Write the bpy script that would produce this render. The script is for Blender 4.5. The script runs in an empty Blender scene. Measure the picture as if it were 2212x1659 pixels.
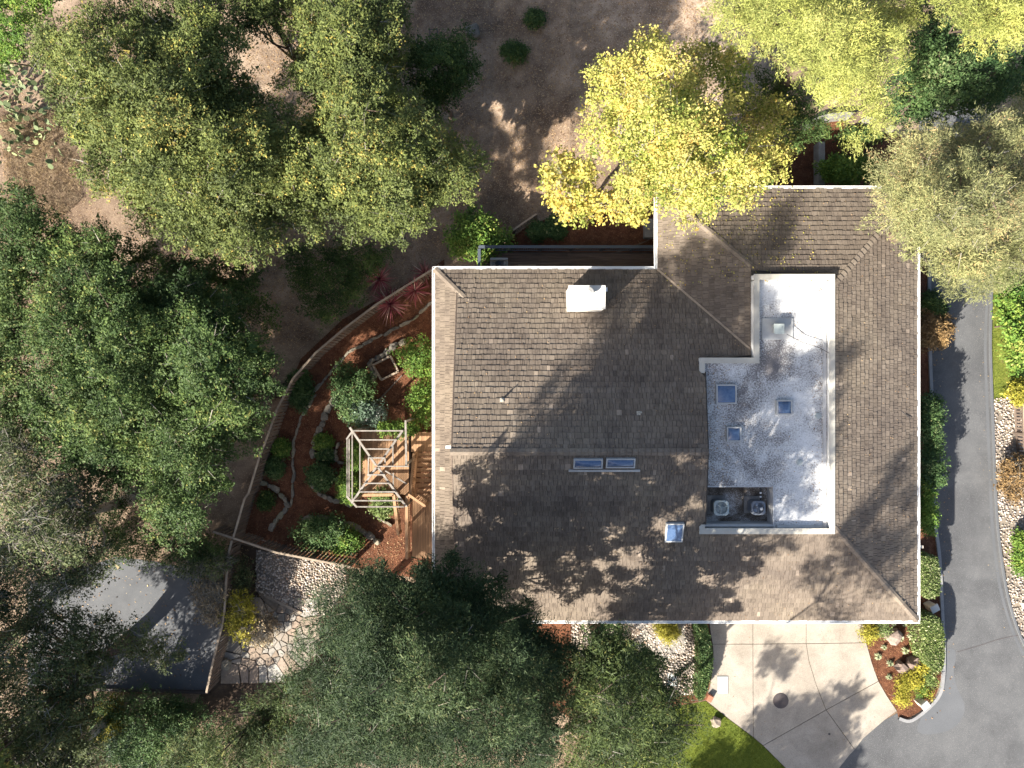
import bpy, bmesh, math, random
import numpy as np
from mathutils import Vector, Matrix
from mathutils.geometry import tessellate_polygon
random.seed(7); RNG = np.random.default_rng(11)
R = math.radians
scene = bpy.context.scene
col = scene.collection

# ------------------------------------------------------------------ camera, sky, sun, exposure
CAM_H = 35.6
KS = 0.0215 / 32.0                       # metres per survey unit per metre of height difference
cam_d = bpy.data.cameras.new('camera'); cam = bpy.data.objects.new('camera', cam_d); col.objects.link(cam)
cam.location = (0, 0, CAM_H); cam.rotation_euler = (0, 0, 0)
cam_d.sensor_width = 36; cam_d.lens = 36 / (2212 * KS); cam_d.clip_end = 2000; cam_d.clip_start = 0.5
scene.camera = cam
SUN_EL, SUN_AZ = R(33), R(225)
w = bpy.data.worlds.new('World'); scene.world = w; w.use_nodes = True
sky = w.node_tree.nodes.new('ShaderNodeTexSky'); sky.sky_type = 'NISHITA'; sky.sun_disc = False
sky.sun_elevation = SUN_EL; sky.sun_rotation = SUN_AZ; sky.dust_density = 2.5; sky.ozone_density = .8
bg = w.node_tree.nodes['Background']; bg.inputs['Strength'].default_value = 0.068
w.node_tree.links.new(sky.outputs[0], bg.inputs['Color'])
sl = bpy.data.lights.new('sun', 'SUN'); sun = bpy.data.objects.new('sun', sl); col.objects.link(sun)
sl.energy = 4.6; sl.angle = R(0.53); sl.color = (1.0, 0.94, 0.84)
sd = Vector((math.cos(SUN_EL) * 0.7071, math.cos(SUN_EL) * 0.7071, -math.sin(SUN_EL)))
sun.rotation_euler = sd.to_track_quat('-Z', 'Y').to_euler(); sun.location = (-20, -20, 40)
vs = scene.view_settings
vs.view_transform = 'Standard'; vs.look = 'None'; vs.gamma = 1; vs.use_curve_mapping = False; vs.exposure = 2.08

# ------------------------------------------------------------------ helpers: survey coordinates
def gz(X):                                # the lot drops 1.5 m from the drive side to the garden side
    return 0.0 if X > 3 else (-1.5 if X < -1 else -1.5 * (3 - X) / 4)
def P(x, y, z): k = KS * (CAM_H - z); return Vector(((x - 1106) * k, -(y - 829.5) * k, z))
def S(x, y, z): return P(x / 1.1302, y / 1.1302, z)
def G(x, y, off=0.0):
    z = -0.7
    for _ in range(6): z = gz(P(x, y, z).x)
    p = P(x, y, z); p.z = z + off; return p
def GS(x, y, off=0.0): return G(x / 1.1302, y / 1.1302, off)
def r5(x, y): return (600 + .226 * x, 600 + .226 * y)
def r6(x, y): return (550 + .249 * x, 975 + .249 * y)
def r4(x, y): return (2080 + .2532 * x, 1300 + .2532 * y)
def rf(x, y): return (440 + .2411 * x, 1290 + .2411 * y)

# ------------------------------------------------------------------ helpers: objects
def tag(o, label=None, cat=None, group=None, kind=None):
    if label: o['label'] = label
    if cat: o['category'] = cat
    if group: o['group'] = group
    if kind: o['kind'] = kind
    return o
def link(name, me, mat=None, parent=None, **k):
    o = bpy.data.objects.new(name, me); col.objects.link(o)
    if mat is not None and me is not None and not me.materials: me.materials.append(mat)
    if parent is not None:
        o.parent = parent
        top = parent
        o.matrix_parent_inverse = Matrix.Translation(parent_world(parent)).inverted()
    return tag(o, **k)
def parent_world(o):
    v = Vector(o.location)
    if o.parent is not None: v = v + (parent_world(o.parent) - parent_world(o.parent))
    return v
def empty(name, loc, label, cat, group=None):
    o = bpy.data.objects.new(name, None); col.objects.link(o); o.location = loc; o.empty_display_size = .2
    return tag(o, label, cat, group)
class MB:
    def __init__(s): s.v = []; s.f = []; s.t = []; s.uv = []
    def face(s, pts, tint=.5, uv=None):
        n = len(s.v); s.v += [tuple(p) for p in pts]; s.f.append(tuple(range(n, n + len(pts)))); s.t.append(tint)
        s.uv += uv if uv else [(p[0], p[1]) for p in pts]
    def raw(s, v, f, tint=.5):
        n = len(s.v); s.v += [tuple(p) for p in v]
        for q in f:
            s.f.append(tuple(i + n for i in q)); s.t.append(tint); s.uv += [(v[i][0], v[i][1]) for i in q]
    def box(s, c, size, rz=0.0, tint=.5, tilt=None):
        c = Vector(c); hx, hy, hz = size[0] / 2, size[1] / 2, size[2] / 2
        M = Matrix.Rotation(rz, 3, 'Z')
        if tilt is not None: M = M @ tilt
        v = [c + M @ Vector((sx * hx, sy * hy, sz * hz)) for sz in (-1, 1) for sy in (-1, 1) for sx in (-1, 1)]
        s.raw(v, [(0, 2, 3, 1), (4, 5, 7, 6), (0, 1, 5, 4), (2, 6, 7, 3), (0, 4, 6, 2), (1, 3, 7, 5)], tint)
        return s
    def beam(s, a, b, wd, ht, tint=.5):
        a = Vector(a); b = Vector(b); d = b - a; L = d.length; d.normalize()
        side = Vector((0, 0, 1)).cross(d)
        if side.length < 1e-4: side = Vector((1, 0, 0))
        side.normalize(); up = d.cross(side); sv = side * wd / 2; uv = up * ht / 2
        v = [a - sv - uv, a + sv - uv, a + sv + uv, a - sv + uv, b - sv - uv, b + sv - uv, b + sv + uv, b - sv + uv]
        s.raw(v, [(0, 3, 2, 1), (4, 5, 6, 7), (0, 1, 5, 4), (1, 2, 6, 5), (2, 3, 7, 6), (3, 0, 4, 7)], tint)
        return s
    def prism(s, pts, z0, z1, tint=.5):
        pts = [(p[0], p[1]) for p in pts]; n = len(pts)
        a = sum(pts[i][0] * pts[(i + 1) % n][1] - pts[(i + 1) % n][0] * pts[i][1] for i in range(n))
        if a < 0: pts = pts[::-1]
        zf0 = z0 if callable(z0) else (lambda x, y: z0); zf1 = z1 if callable(z1) else (lambda x, y: z1)
        lo = [(x, y, zf0(x, y)) for x, y in pts]; hi = [(x, y, zf1(x, y)) for x, y in pts]
        tr = tessellate_polygon([[Vector((x, y, 0)) for x, y in pts]])
        v = lo + hi; f = []
        for t in tr:
            (ax, ay), (bx, by), (cx, cy) = pts[t[0]], pts[t[1]], pts[t[2]]
            t = tuple(t) if (bx - ax) * (cy - ay) - (by - ay) * (cx - ax) > 0 else tuple(t[::-1])
            f.append(tuple(i + n for i in t)); f.append(t[::-1])
        for i in range(n): j = (i + 1) % n; f.append((i, j, j + n, i + n))
        s.raw(v, f, tint); return s
    def tube(s, pts, rad, sides=6, tint=.5):
        pts = [Vector(p) for p in pts]; n = len(pts); v = []; f = []
        ref = Vector((.3, .2, 1)).normalized()
        for i, p in enumerate(pts):
            d = (pts[min(i + 1, n - 1)] - pts[max(i - 1, 0)]).normalized()
            a = d.cross(ref)
            if a.length < .05: a = d.cross(Vector((1, 0, 0)))
            a.normalize(); b = d.cross(a); r = rad[i] if hasattr(rad, '__len__') else rad
            v += [p + (a * math.cos(2 * math.pi * k / sides) + b * math.sin(2 * math.pi * k / sides)) * r for k in range(sides)]
        for i in range(n - 1):
            for k in range(sides):
                k2 = (k + 1) % sides; f.append((i * sides + k, i * sides + k2, (i + 1) * sides + k2, (i + 1) * sides + k))
        f.append(tuple(range(sides))[::-1]); f.append(tuple((n - 1) * sides + k for k in range(sides)))
        s.raw(v, f, tint); return s
    def cyl(s, c, r, z0, z1, sides=16, tint=.5, r2=None):
        r2 = r if r2 is None else r2
        v = [(c[0] + r * math.cos(2 * math.pi * k / sides), c[1] + r * math.sin(2 * math.pi * k / sides), z0) for k in range(sides)]
        v += [(c[0] + r2 * math.cos(2 * math.pi * k / sides), c[1] + r2 * math.sin(2 * math.pi * k / sides), z1) for k in range(sides)]
        f = [(k, (k + 1) % sides, (k + 1) % sides + sides, k + sides) for k in range(sides)]
        f.append(tuple(range(sides))[::-1]); f.append(tuple(range(sides, 2 * sides)))
        s.raw(v, f, tint); return s
    def mesh(s, name, smooth=False):
        me = bpy.data.meshes.new(name); me.from_pydata(s.v, [], s.f)
        a = me.attributes.new('tint', 'FLOAT', 'FACE'); a.data.foreach_set('value', np.array(s.t, np.float32))
        uvl = me.uv_layers.new(name='uv'); uvl.data.foreach_set('uv', np.array(s.uv, np.float32).ravel())
        if smooth: me.polygons.foreach_set('use_smooth', [True] * len(me.polygons))
        return me
    def build(s, name, mat, parent=None, smooth=False, bevel=0, **k):
        me = s.mesh(name, smooth)
        if bevel:
            bm = bmesh.new(); bm.from_mesh(me); bmesh.ops.remove_doubles(bm, verts=bm.verts, dist=1e-5)
            bmesh.ops.bevel(bm, geom=list(bm.edges), offset=bevel, segments=1, affect='EDGES'); bm.to_mesh(me); bm.free()
        return link(name, me, mat, parent, **k)

# ------------------------------------------------------------------ materials
def nt(name):
    m = bpy.data.materials.new(name); m.use_nodes = True; t = m.node_tree
    return m, t, t.nodes['Principled BSDF'], t.links
def ramp(t, stops):
    r = t.nodes.new('ShaderNodeValToRGB'); e = r.color_ramp.elements
    while len(e) < len(stops): e.new(.5)
    for i, (p, c) in enumerate(stops): e[i].position = p; e[i].color = (*c, 1)
    return r
def noise(t, scale, detail=6, rough=.6, coord=None, dist=0):
    n = t.nodes.new('ShaderNodeTexNoise'); n.inputs['Scale'].default_value = scale
    n.inputs['Detail'].default_value = detail; n.inputs['Roughness'].default_value = rough; n.inputs['Distortion'].default_value = dist
    if coord is not None: t.links.new(coord, n.inputs['Vector'])
    return n
def geo(t): return t.nodes.new('ShaderNodeNewGeometry').outputs['Position']
def mixc(t, a, b, fac, mode='MIX'):
    m = t.nodes.new('ShaderNodeMix'); m.data_type = 'RGBA'; m.blend_type = mode
    for s, v in ((m.inputs[6], a), (m.inputs[7], b), (m.inputs[0], fac)):
        if hasattr(v, 'is_output'): t.links.new(v, s)
        elif isinstance(v, tuple): s.default_value = (*v, 1)
        else: s.default_value = v
    return m.outputs[2]
def attr(t, name='tint'):
    a = t.nodes.new('ShaderNodeAttribute'); a.attribute_name = name; return a.outputs['Fac']
def bump(t, h, strength, dist, bs):
    b = t.nodes.new('ShaderNodeBump'); b.inputs['Strength'].default_value = strength; b.inputs['Distance'].default_value = dist
    t.links.new(h, b.inputs['Height']); t.links.new(b.outputs[0], bs.inputs['Normal'])
def mapping(t, vec, scale, rot=(0, 0, 0)):
    m = t.nodes.new('ShaderNodeMapping'); m.inputs['Scale'].default_value = scale; m.inputs['Rotation'].default_value = rot
    t.links.new(vec, m.inputs['Vector']); return m.outputs[0]
def mth(t, op, a, b=0.0):
    m = t.nodes.new('ShaderNodeMath'); m.operation = op
    for s, v in ((m.inputs[0], a), (m.inputs[1], b)):
        if hasattr(v, 'is_output'): t.links.new(v, s)
        else: s.default_value = v
    return m.outputs[0]
def mat_ground(name, stops, scale, fine, bs_=.6, bd=.03, rough=.95, speck=None, sscale=30, sthr=(.62, .68), big=.12, bigc=None):
    m, t, b, L = nt(name); g = geo(t)
    n1 = noise(t, scale, 10, .68, g, .3); r = ramp(t, stops); L.new(n1.outputs[0], r.inputs[0]); c = r.outputs[0]
    if bigc:
        nb = noise(t, big, 4, .55, g, .5); rb = ramp(t, [(.42, (0, 0, 0)), (.6, (1, 1, 1))]); L.new(nb.outputs[0], rb.inputs[0])
        c = mixc(t, c, bigc, rb.outputs[0], 'MULTIPLY')
    n2 = noise(t, fine, 4, .7, g)
    r2 = ramp(t, [(.3, (.62, .62, .62)), (.7, (1.3, 1.3, 1.3))]); L.new(n2.outputs[0], r2.inputs[0]); c = mixc(t, c, r2.outputs[0], 1.0, 'MULTIPLY')
    if speck:
        n3 = noise(t, sscale, 2, .5, g); r3 = ramp(t, [(sthr[0], (0, 0, 0)), (sthr[1], (1, 1, 1))]); L.new(n3.outputs[0], r3.inputs[0])
        c = mixc(t, c, speck, r3.outputs[0])
    L.new(c, b.inputs['Base Color']); b.inputs['Roughness'].default_value = rough
    b.inputs['Specular IOR Level'].default_value = .2
    bump(t, n2.outputs[0], bs_, bd, b); return m
def mat_wood(name, c1, c2, rough=.8, stretch=(1.5, 24, 24), tintamt=.35):
    m, t, b, L = nt(name); tc = t.nodes.new('ShaderNodeTexCoord')
    g = mapping(t, tc.outputs['Object'], stretch); n = noise(t, 1.0, 8, .65, g, .4)
    r = ramp(t, [(.3, c1), (.7, c2)]); L.new(n.outputs[0], r.inputs[0])
    oi = t.nodes.new('ShaderNodeObjectInfo'); s = mth(t, 'MULTIPLY_ADD', oi.outputs['Random'], tintamt); s.node.inputs[2].default_value = 1 - tintamt / 2
    hs = t.nodes.new('ShaderNodeHueSaturation'); L.new(s, hs.inputs['Value']); L.new(r.outputs[0], hs.inputs['Color'])
    L.new(hs.outputs[0], b.inputs['Base Color']); b.inputs['Roughness'].default_value = rough; b.inputs['Specular IOR Level'].default_value = .25
    bump(t, n.outputs[0], .3, .01, b); return m
def mat_paint(name, c, rough=.5, dirt=.25, dcol=(.25, .2, .15), scale=1.5, metal=0):
    m, t, b, L = nt(name); g = geo(t); n = noise(t, scale, 9, .7, g, .2)
    r = ramp(t, [(.45, (0, 0, 0)), (.85, (1, 1, 1))]); L.new(n.outputs[0], r.inputs[0])
    f = mth(t, 'MULTIPLY', r.outputs[0], dirt); L.new(mixc(t, c, dcol, f), b.inputs['Base Color'])
    b.inputs['Roughness'].default_value = rough; b.inputs['Metallic'].default_value = metal
    n2 = noise(t, 60, 3, .5, g); bump(t, n2.outputs[0], .08, .004, b); return m
def mat_leaf(name, stops, trans=.25, rough=.6):
    m, t, b, L = nt(name); r = ramp(t, stops); L.new(attr(t), r.inputs[0])
    n = noise(t, .55, 3, .5, geo(t)); r2 = ramp(t, [(.3, (.78, .8, .85)), (.7, (1.2, 1.17, 1.05))]); L.new(n.outputs[0], r2.inputs[0])
    c = mixc(t, r.outputs[0], r2.outputs[0], 1.0, 'MULTIPLY')
    L.new(c, b.inputs['Base Color']); b.inputs['Roughness'].default_value = rough; b.inputs['Specular IOR Level'].default_value = .15
    tr = t.nodes.new('ShaderNodeBsdfTranslucent'); L.new(c, tr.inputs['Color'])
    mx = t.nodes.new('ShaderNodeMixShader'); mx.inputs[0].default_value = trans
    L.new(b.outputs[0], mx.inputs[1]); L.new(tr.outputs[0], mx.inputs[2]); L.new(mx.outputs[0], t.nodes['Material Output'].inputs['Surface'])
    return m
def mat_shake(name, c1, c2):
    m, t, b, L = nt(name); uv = t.nodes.new('ShaderNodeUVMap').outputs[0]
    g = geo(t)
    st = noise(t, 1.0, 5, .6, mapping(t, uv, (70, 5, 1)), 0)
    tn = attr(t)
    r = ramp(t, [(0, tuple(x * .62 for x in c1)), (.45, c1), (.86, c2), (.93, c2), (.965, (.25, .205, .165)), (1, (.30, .245, .195))]); L.new(tn, r.inputs[0])
    r2 = ramp(t, [(.28, (.50, .49, .48)), (.72, (1.35, 1.33, 1.3))]); L.new(st.outputs[0], r2.inputs[0])
    c = mixc(t, r.outputs[0], r2.outputs[0], .75, 'MULTIPLY')
    n = noise(t, .33, 7, .65, g, .6); r3 = ramp(t, [(.34, (.74, .73, .74)), (.5, (.98, .97, .95)), (.68, (1.14, 1.14, 1.07))]); L.new(n.outputs[0], r3.inputs[0])
    c = mixc(t, c, r3.outputs[0], 1.0, 'MULTIPLY')
    n5 = noise(t, 2.4, 6, .7, g, .4); r5_ = ramp(t, [(.5, (1, 1, 1)), (.72, (.55, .54, .55))]); L.new(n5.outputs[0], r5_.inputs[0])
    c = mixc(t, c, r5_.outputs[0], .8, 'MULTIPLY')
    n6 = noise(t, 55, 2, .5, g); r6_ = ramp(t, [(.72, (0, 0, 0)), (.76, (1, 1, 1))]); L.new(n6.outputs[0], r6_.inputs[0])
    c = mixc(t, c, (.36, .33, .28), mth(t, 'MULTIPLY', r6_.outputs[0], .5))
    L.new(c, b.inputs['Base Color']); b.inputs['Roughness'].default_value = .9; b.inputs['Specular IOR Level'].default_value = .15
    bump(t, st.outputs[0], .5, .008, b); return m
def mat_tint(name, stops, rough=.8, nscale=20, spec=.3):
    m, t, b, L = nt(name); r = ramp(t, stops); oi = t.nodes.new('ShaderNodeObjectInfo')
    f = mth(t, 'FRACT', mth(t, 'ADD', attr(t), oi.outputs['Random'])); L.new(f, r.inputs[0])
    n = noise(t, nscale, 6, .65, geo(t)); r2 = ramp(t, [(.3, (.7, .7, .7)), (.7, (1.2, 1.2, 1.2))]); L.new(n.outputs[0], r2.inputs[0])
    L.new(mixc(t, r.outputs[0], r2.outputs[0], 1.0, 'MULTIPLY'), b.inputs['Base Color']); b.inputs['Roughness'].default_value = rough
    b.inputs['Specular IOR Level'].default_value = spec; bump(t, n.outputs[0], .4, .02, b); return m

M = {}
M['dirt'] = mat_ground('bare_dirt', [(.3, (.115, .080, .056)), (.5, (.235, .170, .120)), (.72, (.39, .295, .21))], .9, 30, 1.0, .06, speck=(.34, .26, .17), sscale=16, sthr=(.60, .66), bigc=(.66, .62, .60), big=.2)
t = M['dirt'].node_tree; b = t.nodes['Principled BSDF']          # paler earth on the upper slope, with its sunlit look put into the colour
src = b.inputs['Base Color'].links[0].from_socket; g = geo(t); nz = noise(t, .35, 7, .65, g)
wob = t.nodes.new('ShaderNodeVectorMath'); wob.operation = 'MULTIPLY_ADD'; t.links.new(nz.outputs['Color'], wob.inputs[0]); wob.inputs[1].default_value = (7, 7, 0); t.links.new(mapping(t, g, (1, .62, 0), (0, 0, R(-28))), wob.inputs[2])
ds = t.nodes.new('ShaderNodeVectorMath'); ds.operation = 'DISTANCE'; t.links.new(wob.outputs[0], ds.inputs[0])
cx_, cy_ = 9.0, 19.0; an_ = R(-28); ds.inputs[1].default_value = (cx_ * math.cos(an_) - cy_ * .62 * math.sin(an_) + 3.5, cx_ * math.sin(an_) + cy_ * .62 * math.cos(an_) + 3.5, 0)
rm = ramp(t, [(.30, (1, 1, 1)), (.62, (0, 0, 0))]); t.links.new(mth(t, 'MULTIPLY', ds.outputs['Value'], .1), rm.inputs[0])
t.links.new(mixc(t, src, mixc(t, src, (1.55, 1.6, 1.65), 1.0, 'MULTIPLY'), rm.outputs[0]), b.inputs['Base Color'])
M['mulch'] = mat_ground('bark_mulch', [(.3, (.050, .021, .012)), (.52, (.125, .050, .026)), (.75, (.21, .095, .050))], 2.0, 48, 1.0, .06, speck=(.30, .13, .06), sscale=30, sthr=(.62, .68))
M['soil'] = mat_ground('dark_soil', [(.3, (.03, .02, .014)), (.7, (.09, .06, .04))], 2.0, 40, .9, .04)
M['lawn'] = mat_ground('lawn_turf', [(.3, (.06, .085, .010)), (.7, (.13, .155, .02))], 1.2, 60, .8, .03)
M['bank'] = mat_ground('bank_turf', [(.3, (.07, .10, .015)), (.6, (.15, .17, .03)), (.8, (.24, .18, .08))], 1.4, 50, .8, .04)
M['asphalt'] = mat_ground('asphalt', [(.25, (.070, .071, .073)), (.5, (.089, .090, .092)), (.75, (.108, .108, .109))], .9, 75, .5, .012, .92, speck=(.24, .235, .225), sscale=42, sthr=(.66, .70), bigc=(.80, .80, .81), big=.33)
M['asphalt2'] = mat_ground('asphalt_patch', [(.3, (.082, .086, .092)), (.7, (.105, .108, .114))], .5, 120, .3, .008, .9)
M['asphalt3'] = mat_ground('asphalt_lane', [(.3, (.075, .078, .084)), (.7, (.115, .118, .123))], .6, 110, .3, .01, .9, speck=(.38, .30, .18), sscale=9, sthr=(.72, .75))
M['concrete'] = mat_ground('drive_concrete', [(.25, (.20, .175, .145)), (.45, (.285, .25, .207)), (.6, (.315, .277, .230)), (.8, (.37, .33, .28))], 1.1, 45, .25, .006, .85, bigc=(.82, .81, .80), big=.5)
M['kerb'] = mat_ground('kerb_concrete', [(.3, (.16, .16, .165)), (.7, (.25, .245, .24))], 1.5, 60, .3, .01)
M['rockcon'] = mat_ground('old_concrete', [(.3, (.14, .13, .12)), (.7, (.26, .25, .23))], 1.5, 40, .4, .01)
M['joint'] = mat_ground('joint_sand', [(.3, (.03, .025, .02)), (.7, (.06, .05, .04))], 3, 60)
M['bed'] = mat_ground('bedding_sand', [(.3, (.12, .10, .08)), (.7, (.24, .20, .155))], 3, 60)
M['white'] = mat_paint('white_paint', (.80, .79, .76), .45, .25)
M['chim'] = mat_paint('chimney_stucco', (.44, .42, .385), .8, .25, (.3, .26, .2), 3)
M['stucco'] = mat_paint('wall_stucco', (.50, .44, .35), .9, .3)
M['cap'] = mat_paint('parapet_metal', (.40, .375, .32), .5, .55, (.30, .25, .18), 2.5)
M['greymetal'] = mat_paint('galvanised_metal', (.36, .36, .35), .45, .5, (.25, .23, .2), 4)
M['rail'] = mat_paint('rail_paint', (.055, .068, .085), .5, .2, (.1, .1, .1))
M['black'] = mat_paint('black_rubber', (.015, .016, .02), .5, .1)
M['acmetal'] = mat_paint('fan_cowl', (.30, .34, .33), .5, .3)
M['acdark'] = mat_paint('fan_cowl_dark', (.11, .125, .15), .5, .3)
M['blade'] = mat_paint('fan_blade', (.24, .27, .32), .4, .1)
M['cushion'] = mat_paint('cushion_fabric', (.30, .31, .32), .95, .1)
M['navy'] = mat_paint('navy_fabric', (.03, .045, .08), .95, .1)
M['iron'] = mat_paint('cast_iron', (.045, .036, .036), .7, .5, (.09, .06, .05), 5)
M['cover'] = mat_paint('cover_lid', (.33, .36, .35), .8, .4, (.5, .5, .45), 4)
M['terra'] = mat_paint('terracotta', (.26, .10, .055), .8, .3)
M['bark'] = mat_wood('bark', (.05, .035, .028), (.14, .10, .075), .95, (3, 3, 1.2), .2)
M['palebark'] = mat_wood('pale_bark', (.22, .19, .16), (.42, .38, .33), .95, (3, 3, 1.2), .2)
M['deck'] = mat_wood('deck_brown', (.075, .050, .037), (.17, .115, .082), .75, (1.2, 22, 22), .45)
M['cedar'] = mat_wood('cedar_boards', (.22, .125, .065), (.36, .215, .12), .75, (22, 1.2, 22), .3)
M['fencew'] = mat_wood('weathered_fence', (.075, .055, .045), (.17, .13, .10), .9, (20, 20, 1.4), .4)
M['toprail'] = mat_wood('weathered_rail', (.20, .155, .115), (.34, .27, .20), .9, (2, 2, 2), .2)
M['pergola'] = mat_wood('pergola_paint', (.13, .115, .10), (.29, .26, .23), .8, (4, 4, 4), .2)
M['shake'] = mat_shake('cedar_shakes', (.154, .126, .102), (.204, .170, .138))
M['under'] = mat_paint('roof_felt', (.030, .026, .023), .95, .2)
M['stone'] = mat_tint('garden_stone', [(0, (.10, .09, .075)), (.5, (.17, .15, .12)), (.85, (.21, .18, .13)), (1, (.11, .12, .07))], .9, 14)
M['flag'] = mat_tint('flagstone', [(0, (.15, .13, .105)), (.4, (.26, .24, .21)), (.6, (.20, .155, .115)), (.85, (.24, .18, .135)), (1, (.31, .29, .25))], .85, 8)
M['pebble'] = mat_tint('river_pebbles', [(0, (.14, .12, .11)), (.3, (.28, .24, .20)), (.6, (.40, .33, .27)), (.8, (.50, .44, .37)), (1, (.36, .24, .16))], .7, 30)
M['boulder'] = mat_tint('boulder', [(0, (.15, .11, .09)), (1, (.22, .17, .14))], .9, 7)
m, t, b, L = nt('roof_membrane'); g = geo(t)      # white coating worn to dark grit
n1 = noise(t, .42, 9, .62, g, .5); n2 = noise(t, 26, 5, .75, g)
n2 = noise(t, 15, 6, .8, g)
f = mth(t, 'ADD', mth(t, 'MULTIPLY', n1.outputs[0], .8), mth(t, 'MULTIPLY', n2.outputs[0], 1.0))
r = ramp(t, [(.74, (.58, .58, .575)), (.86, (.45, .45, .445)), (.95, (.28, .27, .262)), (1.0, (.12, .11, .11))]); L.new(f, r.inputs[0])
n3 = noise(t, 3.5, 5, .6, g); r3 = ramp(t, [(.62, (1, 1, 1)), (.78, (.55, .50, .45))]); L.new(n3.outputs[0], r3.inputs[0])
L.new(mixc(t, r.outputs[0], r3.outputs[0], .8, 'MULTIPLY'), b.inputs['Base Color']); b.inputs['Roughness'].default_value = .8; bump(t, n2.outputs[0], .3, .01, b)
M['membrane'] = m
m, t, b, L = nt('pit_litter'); g = geo(t)
n1 = noise(t, .9, 6, .6, g, .3); n2 = noise(t, 30, 5, .75, g)
f = mth(t, 'ADD', mth(t, 'MULTIPLY', n1.outputs[0], .9), mth(t, 'MULTIPLY', n2.outputs[0], .8))
r = ramp(t, [(.74, (.05, .036, .026)), (.86, (.12, .098, .075)), (.94, (.26, .24, .22)), (1.0, (.45, .44, .42))]); L.new(f, r.inputs[0])
L.new(r.outputs[0], b.inputs['Base Color']); b.inputs['Roughness'].default_value = .9; bump(t, n2.outputs[0], .5, .02, b)
M['pit'] = m
m, t, b, L = nt('skylight_glass'); b.inputs['Base Color'].default_value = (.045, .085, .17, 1); b.inputs['Roughness'].default_value = .22
b.inputs['Specular IOR Level'].default_value = .8; b.inputs['Coat Weight'].default_value = .4
n = noise(t, 9, 5, .6, geo(t)); rr = ramp(t, [(.3, (.035, .07, .15)), (.8, (.085, .13, .21))]); L.new(n.outputs[0], rr.inputs[0]); L.new(rr.outputs[0], b.inputs['Base Color'])  # mottled blue base carries the sky's reflection as colour
M['glass'] = m
m, t, b, L = nt('window_glass'); b.inputs['Base Color'].default_value = (.03, .035, .04, 1); b.inputs['Roughness'].default_value = .08; M['wglass'] = m

LF = {
 'oak': [(0, (.050, .066, .022)), (.5, (.100, .124, .036)), (.86, (.158, .178, .052)), (.94, (.27, .22, .06)), (1, (.32, .25, .06))],
 'oakdark': [(0, (.022, .042, .013)), (.5, (.052, .088, .025)), (.9, (.108, .150, .044)), (1, (.20, .20, .06))],
 'oakgrey': [(0, (.036, .050, .022)), (.5, (.075, .096, .038)), (.9, (.125, .145, .058)), (1, (.22, .18, .09))],
 'redwood': [(0, (.011, .022, .010)), (.5, (.033, .056, .023)), (.9, (.068, .096, .037)), (1, (.095, .10, .042))],
 'redwood2': [(0, (.022, .036, .015)), (.5, (.055, .080, .025)), (.9, (.100, .128, .036)), (1, (.20, .19, .06))],
 'yellow': [(0, (.10, .15, .03)), (.25, (.27, .30, .065)), (.6, (.46, .42, .13)), (.92, (.56, .47, .15)), (1, (.54, .36, .09))],
 'yellowor': [(0, (.20, .24, .05)), (.35, (.42, .38, .10)), (.8, (.55, .45, .13)), (1, (.54, .33, .07))],
 'lime': [(0, (.12, .14, .035)), (.5, (.255, .275, .075)), (.9, (.36, .36, .11)), (1, (.45, .37, .12))],
 'pale': [(0, (.11, .12, .05)), (.5, (.205, .21, .095)), (.85, (.28, .25, .12)), (1, (.42, .28, .14))],
 'bright': [(0, (.050, .105, .020)), (.5, (.105, .18, .032)), (.9, (.19, .25, .05)), (1, (.30, .30, .08))],
 'shrub': [(0, (.028, .060, .022)), (.5, (.06, .105, .035)), (.9, (.11, .16, .06)), (1, (.2, .22, .1))],
 'hedge': [(0, (.06, .10, .025)), (.5, (.13, .175, .055)), (.85, (.21, .25, .10)), (1, (.42, .42, .25))],
 'cream': [(0, (.15, .19, .09)), (.5, (.33, .36, .22)), (1, (.55, .55, .40))],
 'gold': [(0, (.15, .15, .02)), (.5, (.30, .27, .035)), (1, (.45, .38, .07))],
 'rust': [(0, (.09, .06, .03)), (.5, (.19, .12, .055)), (1, (.32, .22, .11))],
 'dry': [(0, (.15, .11, .07)), (.5, (.28, .21, .13)), (1, (.42, .34, .22))],
 'twig': [(0, (.10, .09, .075)), (.5, (.17, .155, .13)), (1, (.25, .23, .20))],
 'red': [(0, (.15, .03, .04)), (.5, (.34, .09, .10)), (.75, (.45, .22, .19)), (1, (.6, .46, .36))],
 'grass': [(0, (.06, .085, .010)), (.5, (.125, .155, .018)), (1, (.21, .23, .04))],
 'bankg': [(0, (.07, .11, .015)), (.5, (.16, .20, .03)), (1, (.28, .26, .06))],
 'silver': [(0, (.06, .10, .06)), (.5, (.13, .19, .13)), (.9, (.25, .31, .24)), (1, (.65, .65, .6))],
 'litter': [(0, (.10, .055, .03)), (.5, (.24, .15, .085)), (1, (.42, .30, .16))],
 'chips': [(0, (.05, .022, .012)), (.5, (.14, .060, .030)), (1, (.28, .15, .085))],
 'cactus': [(0, (.10, .13, .06)), (.5, (.17, .21, .11)), (1, (.30, .32, .17))],
}
for k, v in LF.items(): M['L_' + k] = mat_leaf('leaf_' + k, v, .38 if k.startswith('yellow') else (.05 if k in ('litter', 'chips', 'twig') else .22))

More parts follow.
